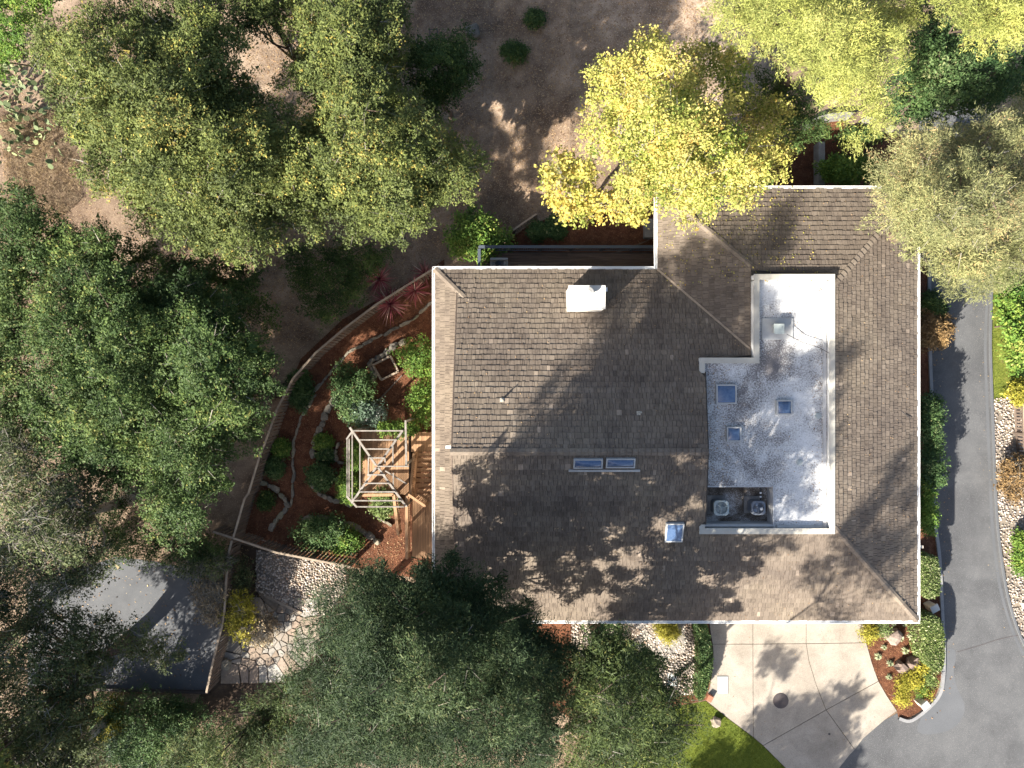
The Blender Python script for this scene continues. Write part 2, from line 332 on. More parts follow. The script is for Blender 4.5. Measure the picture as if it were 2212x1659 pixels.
# ------------------------------------------------------------------ foliage geometry (numpy)
def tri_mesh(name, pos, u, n, ln, wd, tint, quad=False):
    u = u / (np.linalg.norm(u, axis=1, keepdims=True) + 1e-9)
    v = np.cross(n, u); v /= (np.linalg.norm(v, axis=1, keepdims=True) + 1e-9)
    N = len(pos); ln = ln[:, None]; wd = wd[:, None]
    if quad: co = np.stack([pos - u * ln / 2, pos + v * wd / 2, pos + u * ln / 2, pos - v * wd / 2], 1); k = 4
    else: co = np.stack([pos - u * ln / 2 - v * wd / 2, pos - u * ln / 2 + v * wd / 2, pos + u * ln / 2], 1); k = 3
    me = bpy.data.meshes.new(name); me.vertices.add(N * k); me.vertices.foreach_set('co', co.astype(np.float32).ravel())
    me.loops.add(N * k); me.loops.foreach_set('vertex_index', np.arange(N * k, dtype=np.int32))
    me.polygons.add(N); me.polygons.foreach_set('loop_start', np.arange(0, N * k, k, dtype=np.int32))
    me.polygons.foreach_set('loop_total', np.full(N, k, dtype=np.int32))
    a = me.attributes.new('tint', 'FLOAT', 'FACE'); a.data.foreach_set('value', np.clip(tint, 0, 1).astype(np.float32))
    me.update(calc_edges=True); return me
def unit(n):
    d = RNG.normal(size=(n, 3)); return d / np.linalg.norm(d, axis=1, keepdims=True)
def inside(poly, x, y):
    c = np.zeros(np.shape(x), bool); n = len(poly)
    for i in range(n):
        x0, y0 = poly[i]; x1, y1 = poly[(i + 1) % n]
        if y0 == y1: continue
        c ^= ((y0 > y) != (y1 > y)) & (x < (x1 - x0) * (y - y0) / (y1 - y0) + x0)
    return c
def edge_dist(poly, x, y):
    d = np.full(np.shape(x), 1e9); n = len(poly)
    for i in range(n):
        ax, ay = poly[i]; bx, by = poly[(i + 1) % n]; vx, vy = bx - ax, by - ay; L2 = vx * vx + vy * vy + 1e-9
        tt = np.clip(((x - ax) * vx + (y - ay) * vy) / L2, 0, 1)
        d = np.minimum(d, np.hypot(x - ax - tt * vx, y - ay - tt * vy))
    return d
def leaf_cloud(name, lobes, style, leaf, dens, mat, droop=0.0):
    """lobes: list of (centre, radius). Each lobe is covered with sprays of leaves pointing outwards."""
    Pp, U, Nn, T, Ls, Ws = [], [], [], [], [], []
    for c, r, dm, lsc in lobes:
        c = np.array(c); ns = max(7, int((30 if style != 'broad' else 20) * r ** 1.7 * dm * (1.15 if r > .5 else 1)))
        d = unit(ns * 3); d = d[d[:, 2] > -.4][:ns]; ns = len(d)
        rr = r * (.45 + .58 * RNG.random(ns)) * np.where(RNG.random(ns) < .14, 1.32, 1)
        cs = c + d * rr[:, None] * np.array([1, 1, .75])
        m_ = max(6, int(dens * (1.55 if r > .5 else 1)))
        o = d + RNG.normal(size=(ns, 3)) * .3; o[:, 2] = o[:, 2] * .5 - droop; o /= np.linalg.norm(o, axis=1, keepdims=True)
        sl_ = (.16 + .20 * RNG.random(ns)) * (.55 + .5 * r)
        tt = RNG.random((ns, m_)) - .45
        lat = RNG.normal(size=(ns, m_, 3)) * ((.085 if style != 'broad' else .13) + .045 * r) * np.array([1, 1, .6])
        pp = cs[:, None, :] + o[:, None, :] * (tt * sl_[:, None] * 2)[..., None] + lat * (1.15 - .7 * tt)[..., None]
        uu = o[:, None, :] * (.8 if style == 'fine' else .5) + RNG.normal(size=(ns, m_, 3)) * (.6 if style == 'fine' else .8)
        nn = np.array([-.25, -.25, 1.0]) + d[:, None, :] * .4 + RNG.normal(size=(ns, m_, 3)) * .5
        ct = RNG.normal(size=(ns, 1)) * (.15 if style == 'broad' else .11) + RNG.normal() * .12
        tn = .44 + ct + RNG.normal(size=(ns, m_)) * .15 + (RNG.random((ns, m_)) > .97) * .5
        k = ns * m_
        Pp.append(pp.reshape(k, 3)); U.append(uu.reshape(k, 3)); Nn.append(nn.reshape(k, 3)); T.append(tn.reshape(k))
        s_ = leaf * lsc * np.exp(RNG.normal(size=k) * .32); Ls.append(s_); Ws.append(s_ * (.33 if style == 'fine' else .62))
    if style == 'fine': Ls = [x * 1.35 for x in Ls]
    return tri_mesh(name, np.concatenate(Pp), np.concatenate(U), np.concatenate(Nn), np.concatenate(Ls), np.concatenate(Ws), np.concatenate(T), quad=(style == 'broad'))
NLEAF = [0]
def grow(name, poly, ztop, zbase, lr, leaf, dens, leafmat, label, cat='tree', group=None, style='mid', bark='bark',
         trunkr=.28, droop=0.0, under=.6, twigs=0, gaps=0.0, flat=.55, zg=None, fill=0.85, deep=99, edge=None, trunk_xy=None):
    """A tree or shrub whose crown spans the surveyed outline `poly` (survey units); lobes rise towards the middle."""
    xs = [p[0] for p in poly]; ys = [p[1] for p in poly]
    sc_ = KS * (CAM_H - (ztop * .6 + zbase * .4)); rd = lr / sc_
    cx_ = RNG.uniform(min(xs), max(xs), 6000); cy_ = RNG.uniform(min(ys), max(ys), 6000)
    ok = inside(poly, cx_, cy_); cx_, cy_ = cx_[ok], cy_[ok]; ed = edge_dist(poly, cx_, cy_)
    ok = ed > rd * (edge or ((.6 if style != 'fine' else .78) if cat == 'tree' else .5)); cx_, cy_, ed = cx_[ok], cy_[ok], ed[ok]
    if len(cx_) == 0: cx_, cy_, ed = np.array([np.mean(xs)]), np.array([np.mean(ys)]), np.array([rd])
    emax = max(ed.max(), rd * 1.3); pts = []; sp = rd * fill
    for x, y, e in zip(cx_, cy_, ed):
        if len(pts) > 260: break
        if all((x - a) ** 2 + (y - b) ** 2 > sp * sp for a, b, _ in pts): pts.append((x, y, e))
    lobes = []
    for x, y, e in pts:
        if gaps and RNG.random() < gaps: continue
        h = min(1, e / emax); z = zbase + (ztop - zbase) * h ** flat + RNG.normal() * lr * (.8 if cat == 'tree' else .25)
        r = lr * RNG.uniform(.72, 1.18); z = min(z, ztop + .4) - r * .5; p = P(x, y, z); lobes.append(((p.x, p.y, p.z), r, 1.0, 1.0))
        def fits(X, Y, Z, mg=.7):                   # keep lower layers within the crown outline
            kk = KS * (CAM_H - Z); xi, yi = 1106 + X / kk, 829.5 - Y / kk
            return bool(inside(poly, np.array(xi), np.array(yi))) and edge_dist(poly, np.array(xi), np.array(yi)) > lr / kk * mg
        if RNG.random() < under and z - lr * 1.4 > zbase * .4 + .2:
            q = P(x, y, z); dx = RNG.normal(size=2) * lr * .5; zq = z - lr * RNG.uniform(1.1, 2.4)
            if fits(q.x + dx[0], q.y + dx[1], zq): lobes.append(((q.x + dx[0], q.y + dx[1], zq), r * 1.0, .6, 1.0))
        zz = z - lr * 2.6                    # inner layers of the crown, down to its skirt
        while zz > deep and RNG.random() < .93:
            q = P(x, y, z); dx = RNG.normal(size=2) * lr * .8
            if fits(q.x + dx[0], q.y + dx[1], zz, 1.25): lobes.append(((q.x + dx[0], q.y + dx[1], zz), r * 1.1, .20, 2.2))
            zz -= lr * 1.4
    ctr = np.mean([l[0] for l in lobes], 0); tx, ty = (ctr[0], ctr[1]) if trunk_xy is None else trunk_xy
    g0 = gz(tx) if zg is None else zg
    root = empty(name, (tx, ty, g0), label, cat, group)
    me = leaf_cloud('crown', lobes, style, leaf, dens, leafmat, droop); NLEAF[0] += len(me.polygons)
    link('crown' if cat == 'tree' else 'foliage', me, M['L_' + leafmat], root)
    mb = MB(); fork = g0 + (ztop - g0) * .30; big = cat == 'tree'
    lean = RNG.normal(size=2) * .25 * (1 if big else .2)
    top = Vector((tx + lean[0] * 1.5, ty + lean[1] * 1.5, g0 + (ztop - g0) * (.74 if style == 'fine' else .66)))
    mb.tube([(tx, ty, g0 - .15), (tx + .05, ty, g0 + (fork - g0) * .5), (tx + lean[0], ty + lean[1], fork), top],
            [trunkr * 1.35, trunkr, trunkr * .8, trunkr * .35], 8)
    for (c, r, dm, lsc) in lobes[:: (1 if big else 2)][:130]:
        c = Vector(c); a = RNG.uniform(0, .85); s0 = Vector((tx + lean[0], ty + lean[1], fork)).lerp(top, a * .8)
        if style == 'fine' and big:
            hz_ = min(max(c.z - 1.2, fork), g0 + (ztop - g0) * .72); f1_ = (hz_ - fork) / (top.z - fork); s0 = Vector((tx + lean[0], ty + lean[1], fork)).lerp(top, f1_)
        mid = s0.lerp(c, .5) + Vector((RNG.normal() * .3, RNG.normal() * .3, -.35 * (1 if big else .1))); rr = (trunkr * .20 + .01) * (1.2 - a * .6)
        mb.tube([s0, mid, c, c + Vector((RNG.normal() * r * .5, RNG.normal() * r * .5, r * .35))], [rr, rr * .62, rr * .32, rr * .12], 5)
    link('trunk' if big else 'stem', mb.mesh('trunk'), M[bark], root)
    if twigs:
        n = twigs; idx = RNG.integers(0, len(lobes), n); c = np.array([lobes[i][0] for i in idx]); rr = np.array([lobes[i][1] for i in idx])
        d = unit(n); d[:, 2] = np.abs(d[:, 2]) * .6; p = c + d * (rr * RNG.uniform(.6, 1.12, n))[:, None]
        ln = RNG.uniform(.25, .8, n); me = tri_mesh('twigs', p, d + RNG.normal(size=(n, 3)) * .5, unit(n) * .4 + np.array([0, 0, 1.]), ln, ln * .035 + .008, RNG.random(n))
        link('twigs', me, M['L_twig'], root, kind='stuff')
    return root
def blob(cx, cy, rx, ry=None, n=14, j=.14):
    ry = ry or rx; return [(cx + rx * (1 + RNG.normal() * j) * math.cos(a), cy + ry * (1 + RNG.normal() * j) * math.sin(a)) for a in [2 * math.pi * k / n for k in range(n)]]
def scatter(name, poly, n, leafmat, ln, wd, label, cat, z=(0.01, .05), up=1.0, mode='flat', off=0.0, group=None, quad=False, jit=.5, thr=0):
    """thousands of small blades, chips or fallen leaves on the ground: stuff"""
    xs = [p[0] for p in poly]; ys = [p[1] for p in poly]
    x = RNG.uniform(min(xs), max(xs), n * 2); y = RNG.uniform(min(ys), max(ys), n * 2); ok = inside(poly, x, y); x, y = x[ok][:n], y[ok][:n]
    k = KS * CAM_H; X = (x - 1106) * k; Y = -(y - 829.5) * k
    for _ in range(5):
        g = np.where(X > 3, 0, np.where(X < -1, -1.5, -1.5 * (3 - X) / 4)); X = (x - 1106) * KS * (CAM_H - g); Y = -(y - 829.5) * KS * (CAM_H - g)
    N = len(X); pos = np.stack([X, Y, g + off + RNG.uniform(z[0], z[1], N)], 1)
    if mode == 'flat': u = RNG.normal(size=(N, 3)) * [1, 1, .25]; nn = RNG.normal(size=(N, 3)) * .35 + [0, 0, 1]
    else: u = RNG.normal(size=(N, 3)) * .55 + [0, 0, up]; nn = RNG.normal(size=(N, 3)) + [0, 0, .0]
    s = ln * RNG.uniform(.6, 1.4, N)
    me = tri_mesh(name, pos, u, nn, s, s * wd, .5 + RNG.normal(size=N) * .22, quad)
    return link(name, me, M['L_' + leafmat], label=label, cat=cat, group=group, kind='stuff')

# ------------------------------------------------------------------ the ground and its sheets
def chaikin(pts, it=1):
    for _ in range(it):
        q = []
        for i in range(len(pts)):
            a, b = pts[i], pts[(i + 1) % len(pts)]
            q += [(a[0] * .75 + b[0] * .25, a[1] * .75 + b[1] * .25), (a[0] * .25 + b[0] * .75, a[1] * .25 + b[1] * .75)]
        pts = q
    return pts
def sheet(name, pts, mat, off, it=0, kind='structure', thick=0.0, parent=None, inset=0.0, **k):
    pts = chaikin(pts, it) if it else pts
    w_ = [G(x, y) for x, y in pts]
    tr = tessellate_polygon([[Vector((p.x, p.y, 0)) for p in w_]])
    bm = bmesh.new(); vv = [bm.verts.new((p.x, p.y, 0)) for p in w_]
    for t_ in tr:
        try: bm.faces.new([vv[i] for i in t_])
        except ValueError: pass
    if inset:
        bmesh.ops.dissolve_faces(bm, faces=list(bm.faces))
        bmesh.ops.inset_region(bm, faces=list(bm.faces), thickness=inset, use_boundary=True, use_even_offset=True)
        outer = [f for f in bm.faces if any(e.is_boundary for e in f.edges)]
        if len(outer) < len(bm.faces): bmesh.ops.delete(bm, geom=outer, context='FACES')
        bmesh.ops.triangulate(bm, faces=list(bm.faces))
    for X in (-1, 3): bmesh.ops.bisect_plane(bm, geom=list(bm.verts) + list(bm.edges) + list(bm.faces), plane_co=(X, 0, 0), plane_no=(1, 0, 0))
    for v in bm.verts: v.co.z = gz(v.co.x) + off
    bmesh.ops.recalc_face_normals(bm, faces=list(bm.faces))
    for f in bm.faces:
        if f.normal.z < 0: f.normal_flip()
    if thick:
        r_ = bmesh.ops.extrude_face_region(bm, geom=list(bm.faces))
        for v in r_['geom']:
            if isinstance(v, bmesh.types.BMVert): v.co.z += thick
        bmesh.ops.recalc_face_normals(bm, faces=list(bm.faces))
    me = bpy.data.meshes.new(name); bm.to_mesh(me); bm.free()
    return link(name, me, mat, parent, kind=kind, **k)
bm = bmesh.new()
for X0, X1 in ((-300, -1), (-1, 3), (3, 300)):
    v = [bm.verts.new((X, Y, gz(X))) for X, Y in ((X0, -300), (X1, -300), (X1, 300), (X0, 300))]; bm.faces.new(v)
bmesh.ops.remove_doubles(bm, verts=bm.verts, dist=1e-4); me = bpy.data.meshes.new('ground'); bm.to_mesh(me); bm.free()
link('ground', me, M['dirt'], kind='structure')

GARDEN = [(960, 560), (900, 600), (740, 690), (650, 775), (610, 870), (585, 950), (560, 1010), (500, 1168), (760, 1225), (960, 1260)]
sheet('mulch_bed', GARDEN, M['mulch'], .006)
NBED = [(1085, 530), (1140, 488), (1230, 455), (1440, 420), (1440, 600), (1030, 600)]
sheet('mulch_bed', NBED, M['mulch'], .006)
NEBED = [(1620, 440), (1660, 330), (1740, 272), (1800, 258), (1850, 262), (1930, 285), (1990, 330), (1990, 440)]
sheet('mulch_bed', NEBED, M['mulch'], .006)
EBED = [(1930, 560), (2003, 560), (2004, 720), (2010, 900), (2014, 1100), (2024, 1200), (2032, 1330), (2034, 1400), (2032, 1470), (2020, 1505), (1985, 1538), (1960, 1552), (1940, 1548),
        (1937, 1534), (1915, 1502), (1897, 1470), (1883, 1432), (1871, 1388), (1864, 1342), (1864, 1300), (1930, 1300)]
sheet('mulch_bed', EBED, M['mulch'], .008)
FBED = [(1150, 1320), (1540, 1320), (1541, 1410), (1539, 1445), (1532, 1485), (1524, 1512), (1440, 1530), (1250, 1560), (1150, 1500)]
sheet('mulch_bed', FBED, M['mulch'], .006)
SWBED = [(500, 1172), (760, 1228), (760, 1500), (400, 1560), (445, 1480), (480, 1330)]
sheet('mulch_bed', SWBED, M['soil'], .006)
ROAD = [(1985, 200), (2140, 200), (2142, 650), (2137, 750), (2142, 900), (2150, 1100), (2160, 1200), (2175, 1290), (2200, 1370), (2235, 1440), (2330, 1560), (2400, 1900),
        (1600, 1900), (1797, 1675), (1812, 1659), (1835, 1630), (1864, 1595), (1908, 1557), (1937, 1541), (1962, 1560), (1990, 1545), (2026, 1508), (2038, 1470), (2040, 1400), (2037, 1330), (2029, 1200), (2019, 1100), (2014, 900), (2008, 720), (2006, 560), (1985, 400)]
sheet('road', ROAD, M['asphalt'], .006)
sheet('road_patch', [(2040, 1400), (2062, 1400), (2066, 1420), (2058, 1450), (2068, 1490), (2090, 1530), (2060, 1580), (1975, 1590), (1990, 1545), (2026, 1508), (2038, 1470)], M['asphalt2'], .010, it=2)
LANE = [(60, 1265), (170, 1230), (250, 1203), (330, 1212), (480, 1242), (489, 1300), (480, 1400), (452, 1492), (60, 1484)]
sheet('lane', LANE, M['asphalt3'], .010)
LAWN = [(1524, 1514), (1576, 1555), (1627, 1593), (1648, 1611), (1697, 1660), (1720, 1700), (1600, 1900), (1250, 1900), (1300, 1600), (1440, 1530)]
sheet('lawn', LAWN, M['lawn'], .012)
BANK = [(2142, 560), (2300, 560), (2300, 880), (2212, 866), (2180, 856), (2145, 872), (2139, 750)]
sheet('grass_bank', BANK, M['bank'], .012)
PEBR = [(2145, 862), (2182, 850), (2300, 850), (2400, 1500), (2330, 1560), (2236, 1436), (2202, 1368), (2177, 1288), (2162, 1198), (2152, 1098), (2144, 900)]
sheet('gravel_bed', PEBR, M['bed'], .009)
PEBF = [(1235, 1335), (1510, 1335), (1512, 1400), (1510, 1450), (1500, 1500), (1440, 1505), (1330, 1480), (1235, 1440)]
sheet('gravel_bed', PEBF, M['bed'], .012)
PEBW = [(rf(a, b)[0] / 1.1302, rf(a, b)[1] / 1.1302) for a, b in ((770, 215), (1660, 380), (1700, 600), (1450, 900), (1200, 820), (900, 690), (770, 640))]
sheet('gravel_bed', PEBW, M['bed'], .012)

# driveway slabs with open joints on a sunken bed
FLAGP = [(rf(a, b)[0] / 1.1302, rf(a, b)[1] / 1.1302) for a, b in ((860, 740), (1280, 850), (1330, 980), (1200, 1270), (970, 1440), (540, 1440), (540, 1220), (790, 1100))]
sheet('path_bed', FLAGP, M['bed'], .010)
DW = [(1527, 1330), (1868, 1330), (1871, 1388), (1883, 1432), (1897, 1470), (1915, 1502), (1937, 1535), (1908, 1557), (1864, 1595), (1835, 1630), (1812, 1659), (1795, 1680), (1715, 1680), (1697, 1659), (1648, 1610), (1627, 1592), (1576, 1554), (1524, 1512), (1534, 1480), (1539, 1442), (1540, 1410), (1536, 1378)]
drive = empty('driveway', G(1720, 1450), 'pale concrete driveway of curved slabs in front of the garage eave', 'driveway')
sheet('joint_bed', DW, M['joint'], .010, kind='stuff', parent=drive)
f_, g_, j_, l_, m_, k_, n_ = (1626, 1391), (1741, 1390), (1784, 1533), (1648, 1610), (1627, 1592), (1897, 1471), (1846, 1619)
slabs = [[(1527, 1300), (1626, 1300), f_, (1539, 1391), (1535, 1370)], [(1626, 1300), (1741, 1300), g_, f_], [(1741, 1300), (1864, 1300), (1864, 1342), (1871, 1388), g_],
         [(1539, 1391), f_, m_, (1576, 1554), (1524, 1512), (1534, 1480), (1539, 1442), (1540.5, 1410)],
         [f_, g_, (1747, 1427), (1763, 1480), j_, l_, m_], [g_, (1871, 1388), (1883, 1432), k_, j_, (1763, 1480), (1747, 1427)],
         [j_, k_, (1915, 1502), (1937, 1535), (1908, 1557), (1864, 1595), n_], [l_, j_, n_, (1835, 1630), (1812, 1659), (1795, 1690), (1725, 1690), (1697, 1659)]]
for s_ in slabs: sheet('slab', s_, M['concrete'], .012, kind=None, thick=.02, parent=drive, inset=.014)
drive['kind'] = 'structure'
# kerbs
def kerb(name, pts, wd, h, mat, label, off=0.0):
    w_ = [G(x, y) for x, y in pts]; mb = MB(); n = len(w_); L_ = []; R_ = []
    for i, p in enumerate(w_):
        d = (w_[min(i + 1, n - 1)] - w_[max(i - 1, 0)]); d.z = 0; d.normalize(); s_ = Vector((-d.y, d.x, 0)) * wd / 2
        L_.append(p + s_); R_.append(p - s_)
    up = Vector((0, 0, h)); dn = Vector((0, 0, -.05))
    for i in range(n - 1):
        mb.face([L_[i] + up, R_[i] + up, R_[i + 1] + up, L_[i + 1] + up][::-1])
        mb.face([L_[i] + dn, L_[i] + up, L_[i + 1] + up, L_[i + 1] + dn][::-1]); mb.face([R_[i] + up, R_[i] + dn, R_[i + 1] + dn, R_[i + 1] + up][::-1])
    o = mb.build(name, mat, label=label, cat='kerb')
    return o
def smooth_line(pts, k=4):
    out = []; n = len(pts)
    for i in range(n - 1):
        p0, p1, p2, p3 = pts[max(i - 1, 0)], pts[i], pts[i + 1], pts[min(i + 2, n - 1)]
        for j in range(k):
            t_ = j / k; out.append(tuple(.5 * ((2 * p1[a]) + (-p0[a] + p2[a]) * t_ + (2 * p0[a] - 5 * p1[a] + 4 * p2[a] - p3[a]) * t_ ** 2 + (-p0[a] + 3 * p1[a] - 3 * p2[a] + p3[a]) * t_ ** 3) for a in (0, 1)))
    return out + [pts[-1]]
kerb('kerb', smooth_line([(2006, 560), (2006, 720), (2012, 900), (2016, 1100), (2027, 1200), (2034, 1330), (2037, 1400), (2035, 1470), (2023, 1507), (1988, 1541), (1962, 1556), (1940, 1550)]), .16, .11, M['kerb'], 'grey concrete kerb curving round the mulch bed at the house corner')
kerb('kerb', smooth_line([(2141, 560), (2140, 650), (2138, 750), (2143, 900), (2151, 1100), (2161, 1200), (2176, 1290), (2201, 1370), (2236, 1438)]), .10, .09, M['asphalt2'], 'low asphalt kerb between the road and the river pebbles')
kerb('kerb', [(200, 1487), (330, 1490), (455, 1494)], .14, .16, M['iron'], 'dark kerb along the lower end of the shaded side lane')
def ribbon(name, pts, wd, off, mat, **k):
    w_ = [G(x, y, off) for x, y in smooth_line(pts, 4)]; mb = MB(); n = len(w_)
    for i in range(n - 1):
        d = (w_[i + 1] - w_[i]); d.z = 0; d.normalize(); s_ = Vector((-d.y, d.x, 0)) * wd / 2
        mb.face([w_[i] - s_, w_[i + 1] - s_, w_[i + 1] + s_, w_[i] + s_])
    return mb.build(name, mat, **k)
ribbon('tar_seam', [(2132, 650), (2128, 750), (2133, 900), (2141, 1100), (2151, 1210), (2165, 1290), (2190, 1370), (2222, 1436)], .14, .011, M['asphalt2'], kind='structure')
ribbon('tar_seam', [(2068, 1408), (2110, 1396), (2160, 1380), (2210, 1370)], .025, .012, M['iron'], kind='structure')

# ------------------------------------------------------------------ the house
EZ, PT = 3.6, .4
XW, XE, YN, YS, XW2, YN2, YR = -3.57, 18.8, 5.32, -10.975, 6.75, 9.06, -2.83
PX0, PX1, PXM, PY0, PY1, PYM = 8.17, 14.1, 10.55, -6.55, 4.8, 1.15
CW = .25; PZ = 5.52; FZ = 5.27
house = empty('house', (7.6, -2.8, 0), 'large house with weathered wood shake roof and white flat roof well', 'house')
walls = [(-3.0, -10.35), (18.2, -10.35), (18.2, 8.45), (7.35, 8.45), (7.35, 4.7), (-3.0, 4.7)]
MB().prism(walls, -1.6, 3.45).build('wall', M['stucco'], house)
planes = {
 'N': (lambda x, y: EZ + PT * (YN - y), (1, 0), (0, -1), (0, YN), [(XW, YN), (XW2, YN), (PXM, YN - (PXM - XW2)), (PXM, PYM), (PX0, PYM), (PX0, .5), (8.42, .5), (8.17, YR), (-2.5, YR), (-2.5, YN - 1.07)]),
 'S': (lambda x, y: EZ + PT * (y - YS), (1, 0), (0, 1), (0, YS), [(XW, YS), (XE, YS), (PX1, YS + XE - PX1), (PX1, PY0), (PX0, PY0), (PX0, -6.15), (8.42, -6.15), (8.17, YR), (-2.5, YR), (-2.5, YS + 1.07)]),
 'W': (lambda x, y: EZ + PT * (x - XW), (0, 1), (1, 0), (XW, 0), [(XW, YN), (-2.1, YN - 1.47), (-2.1, YS + 1.47), (XW, YS)]),
 'W2': (lambda x, y: EZ + PT * (x - XW2), (0, 1), (1, 0), (XW2, 0), [(XW2, YN2), (PXM, YN2 - (PXM - XW2)), (PXM, YN - (PXM - XW2)), (XW2, YN)]),
 'NN': (lambda x, y: EZ + PT * (YN2 - y), (1, 0), (0, -1), (0, YN2), [(XW2, YN2), (PXM, YN2 - (PXM - XW2)), (PXM, PY1), (PX1, PY1), (PX1, YN2 - (XE - PX1)), (XE, YN2)]),
 'E': (lambda x, y: EZ + PT * (XE - x), (0, 1), (-1, 0), (XE, 0), [(XE, YN2), (PX1, YN2 - (XE - PX1)), (PX1, YS + XE - PX1), (XE, YS)]),
}
EXP = .238
roof = None; mbd = MB()
for k, (zf, a, b_, o_, poly) in planes.items():
    mbd.prism(poly, (lambda x, y, zf=zf: zf(x, y) - .14), (lambda x, y, zf=zf: zf(x, y)))
roof = mbd.build('roof', M['under'], house)
def spans(poly, t_):
    xs = []; n = len(poly)
    for i in range(n):
        (s0, t0), (s1, t1) = poly[i], poly[(i + 1) % n]
        if (t0 > t_) != (t1 > t_): xs.append(s0 + (s1 - s0) * (t_ - t0) / (t1 - t0))
    xs.sort(); return [(xs[i], xs[i + 1]) for i in range(0, len(xs) - 1, 2)]
shakes = []
ttint = {'N': .03, 'S': -.02, 'E': .05, 'W': -.03, 'W2': -.06, 'NN': .03}
for key, (zf, a, b_, o_, poly) in planes.items():
    lp = [((x - o_[0]) * a[0] + (y - o_[1]) * a[1], (x - o_[0]) * b_[0] + (y - o_[1]) * b_[1]) for x, y in poly]
    tmax = max(p[1] for p in lp); nc = int(tmax / EXP) + 1
    for c in range(nc):
        t0 = c * EXP; t1 = min(t0 + EXP, tmax)
        if t1 - t0 < .04: continue
        lo, hi = spans(lp, t0 + .004), spans(lp, t1 - .004); mid = spans(lp, (t0 + t1) / 2)
        if not (len(lo) == len(hi)): lo = hi = mid
        for (a0, b0), (a1, b1) in zip(lo, hi):
            s = min(a0, a1); e = max(b0, b1); ci = random.gauss(0, .05)
            while s < e - .02:
                wd = random.choice((.10, .13, .16, .16, .19, .22, .27)) * random.uniform(.9, 1.1)
                if e - s - wd < .07: wd = e - s
                q0, q1 = s + .007, s + wd - .007
                jt = random.gauss(0, .009) if c else random.gauss(0, .005); th = .030 + random.random() * .026
                pts = []
                for (ss, tt, hh) in ((min(max(q0, a0), b0), t0 - .012 + jt, th), (min(max(q1, a0), b0), t0 - .012 + jt + random.gauss(0, .004), th),
                                     (min(max(q1, a1), b1), t1 + .01, .012), (min(max(q0, a1), b1), t1 + .01, .012)):
                    x = o_[0] + a[0] * ss + b_[0] * tt; y = o_[1] + a[1] * ss + b_[1] * tt
                    pts.append(Vector((x, y, zf(x, y) + hh)))
                if abs(pts[1].x - pts[0].x) + abs(pts[1].y - pts[0].y) + abs(pts[2].x - pts[3].x) + abs(pts[2].y - pts[3].y) > .03:
                    tn = .50 + ci + ttint[key] + random.gauss(0, .095); tn = .97 + random.random() * .03 if random.random() < .008 else max(.02, min(.90, tn))
                    ph = random.random() * 50
                    shakes.append((key, pts, tn, [(ph, 0), (ph + wd, 0), (ph + wd, EXP), (ph, EXP)], wd * EXP / (CAM_H - pts[0].z) ** 2))
                s += wd
def add_shake(mb, sh):
    key, p, tn, uv, _ = sh
    flip = (p[1] - p[0]).cross(p[3] - p[0]).z < 0
    dn = [Vector((q.x, q.y, q.z - .045)) for q in p]
    qs = [(p, uv), ([dn[0], dn[1], p[1], p[0]], [(.2, .2)] * 4), ([dn[0], p[0], p[3]], [(.2, .2)] * 3), ([dn[1], p[2], p[1]], [(.2, .2)] * 3)]
    for f, u in qs:
        mb.face(f[::-1] if flip else f, tn, u[::-1] if flip else u)
shown = [s for s in shakes if -2.2 < s[1][0].x < 8.2 and -6.5 < s[1][0].y < 5.2 and s[0] in 'NS']
big = set(id(s) for s in sorted(shown, key=lambda s: -s[4])[:300])
mb = MB()
for s in shakes:
    if id(s) in big:
        q = MB(); add_shake(q, s); q.build('shake', M['shake'], roof)
    else: add_shake(mb, s)
mb.build('shake_courses', M['shake'], roof, kind='stuff')
# hip and ridge caps, each a folded pair of shakes
def caps(a, b, za, zb, drop, wd=.13, step=.26):
    a = Vector((*a, za)); b = Vector((*b, zb)); d = b - a; n = max(1, int(d.length / step)); d2 = Vector((d.x, d.y, 0)).normalized(); s = Vector((-d2.y, d2.x, 0))
    for i in range(n):
        p = a.lerp(b, i / n) - d.normalized() * .03; q = a.lerp(b, (i + 1) / n); l = .075 + random.random() * .012; h = .045
        wj = wd * random.uniform(.9, 1.1); mb = MB(); up = Vector((0, 0, 1)); tn = min(.9, .78 + random.gauss(0, .12))
        P0, P1 = p + up * l, q + up * h; A0, A1 = p + s * wj + up * (l - drop * wj), q + s * wj + up * (h - drop * wj); B0, B1 = p - s * wj + up * (l - drop * wj), q - s * wj + up * (h - drop * wj)
        ph = random.random() * 20; u4 = [(ph, 0), (ph + wd, 0), (ph + wd, step), (ph, step)]
        mb.face([P0, P1, A1, A0][::-1] if (P1 - P0).cross(A0 - P0).z > 0 and False else [P0, P1, A1, A0], tn, u4); mb.face([P0, B0, B1, P1], tn - .05, u4)
        dz = Vector((0, 0, -.04)); mb.face([A0, A0 + dz, P0 + dz, P0], .3); mb.face([P0, P0 + dz, B0 + dz, B0], .3); mb.face([A0, A1, A1 + dz, A0 + dz], .3); mb.face([B0, B0 + dz, B1 + dz, B1], .3)
        mb.build('ridge_cap', M['shake'], roof)
zr = EZ + PT * (YN - YR)
caps((-2.55, YR), (8.2, YR), zr, zr, .4, .15)
caps((XE, YS), (PX1 - .02, YS + XE - PX1), EZ, EZ + PT * (XE - PX1), .28)
caps((XE, YN2), (PX1, YN2 - (XE - PX1)), EZ, EZ + PT * (XE - PX1), .28)
caps((XW2, YN2), (PXM, YN2 - (PXM - XW2)), EZ, EZ + PT * (PXM - XW2), .28)
caps((XW, YN), (-2.2, YN - 1.37), EZ, EZ + PT * 1.37, .28)
caps((XW, YS), (-2.2, YS + 1.37), EZ, EZ + PT * 1.37, .28)
mb = MB()                                           # valley flashing
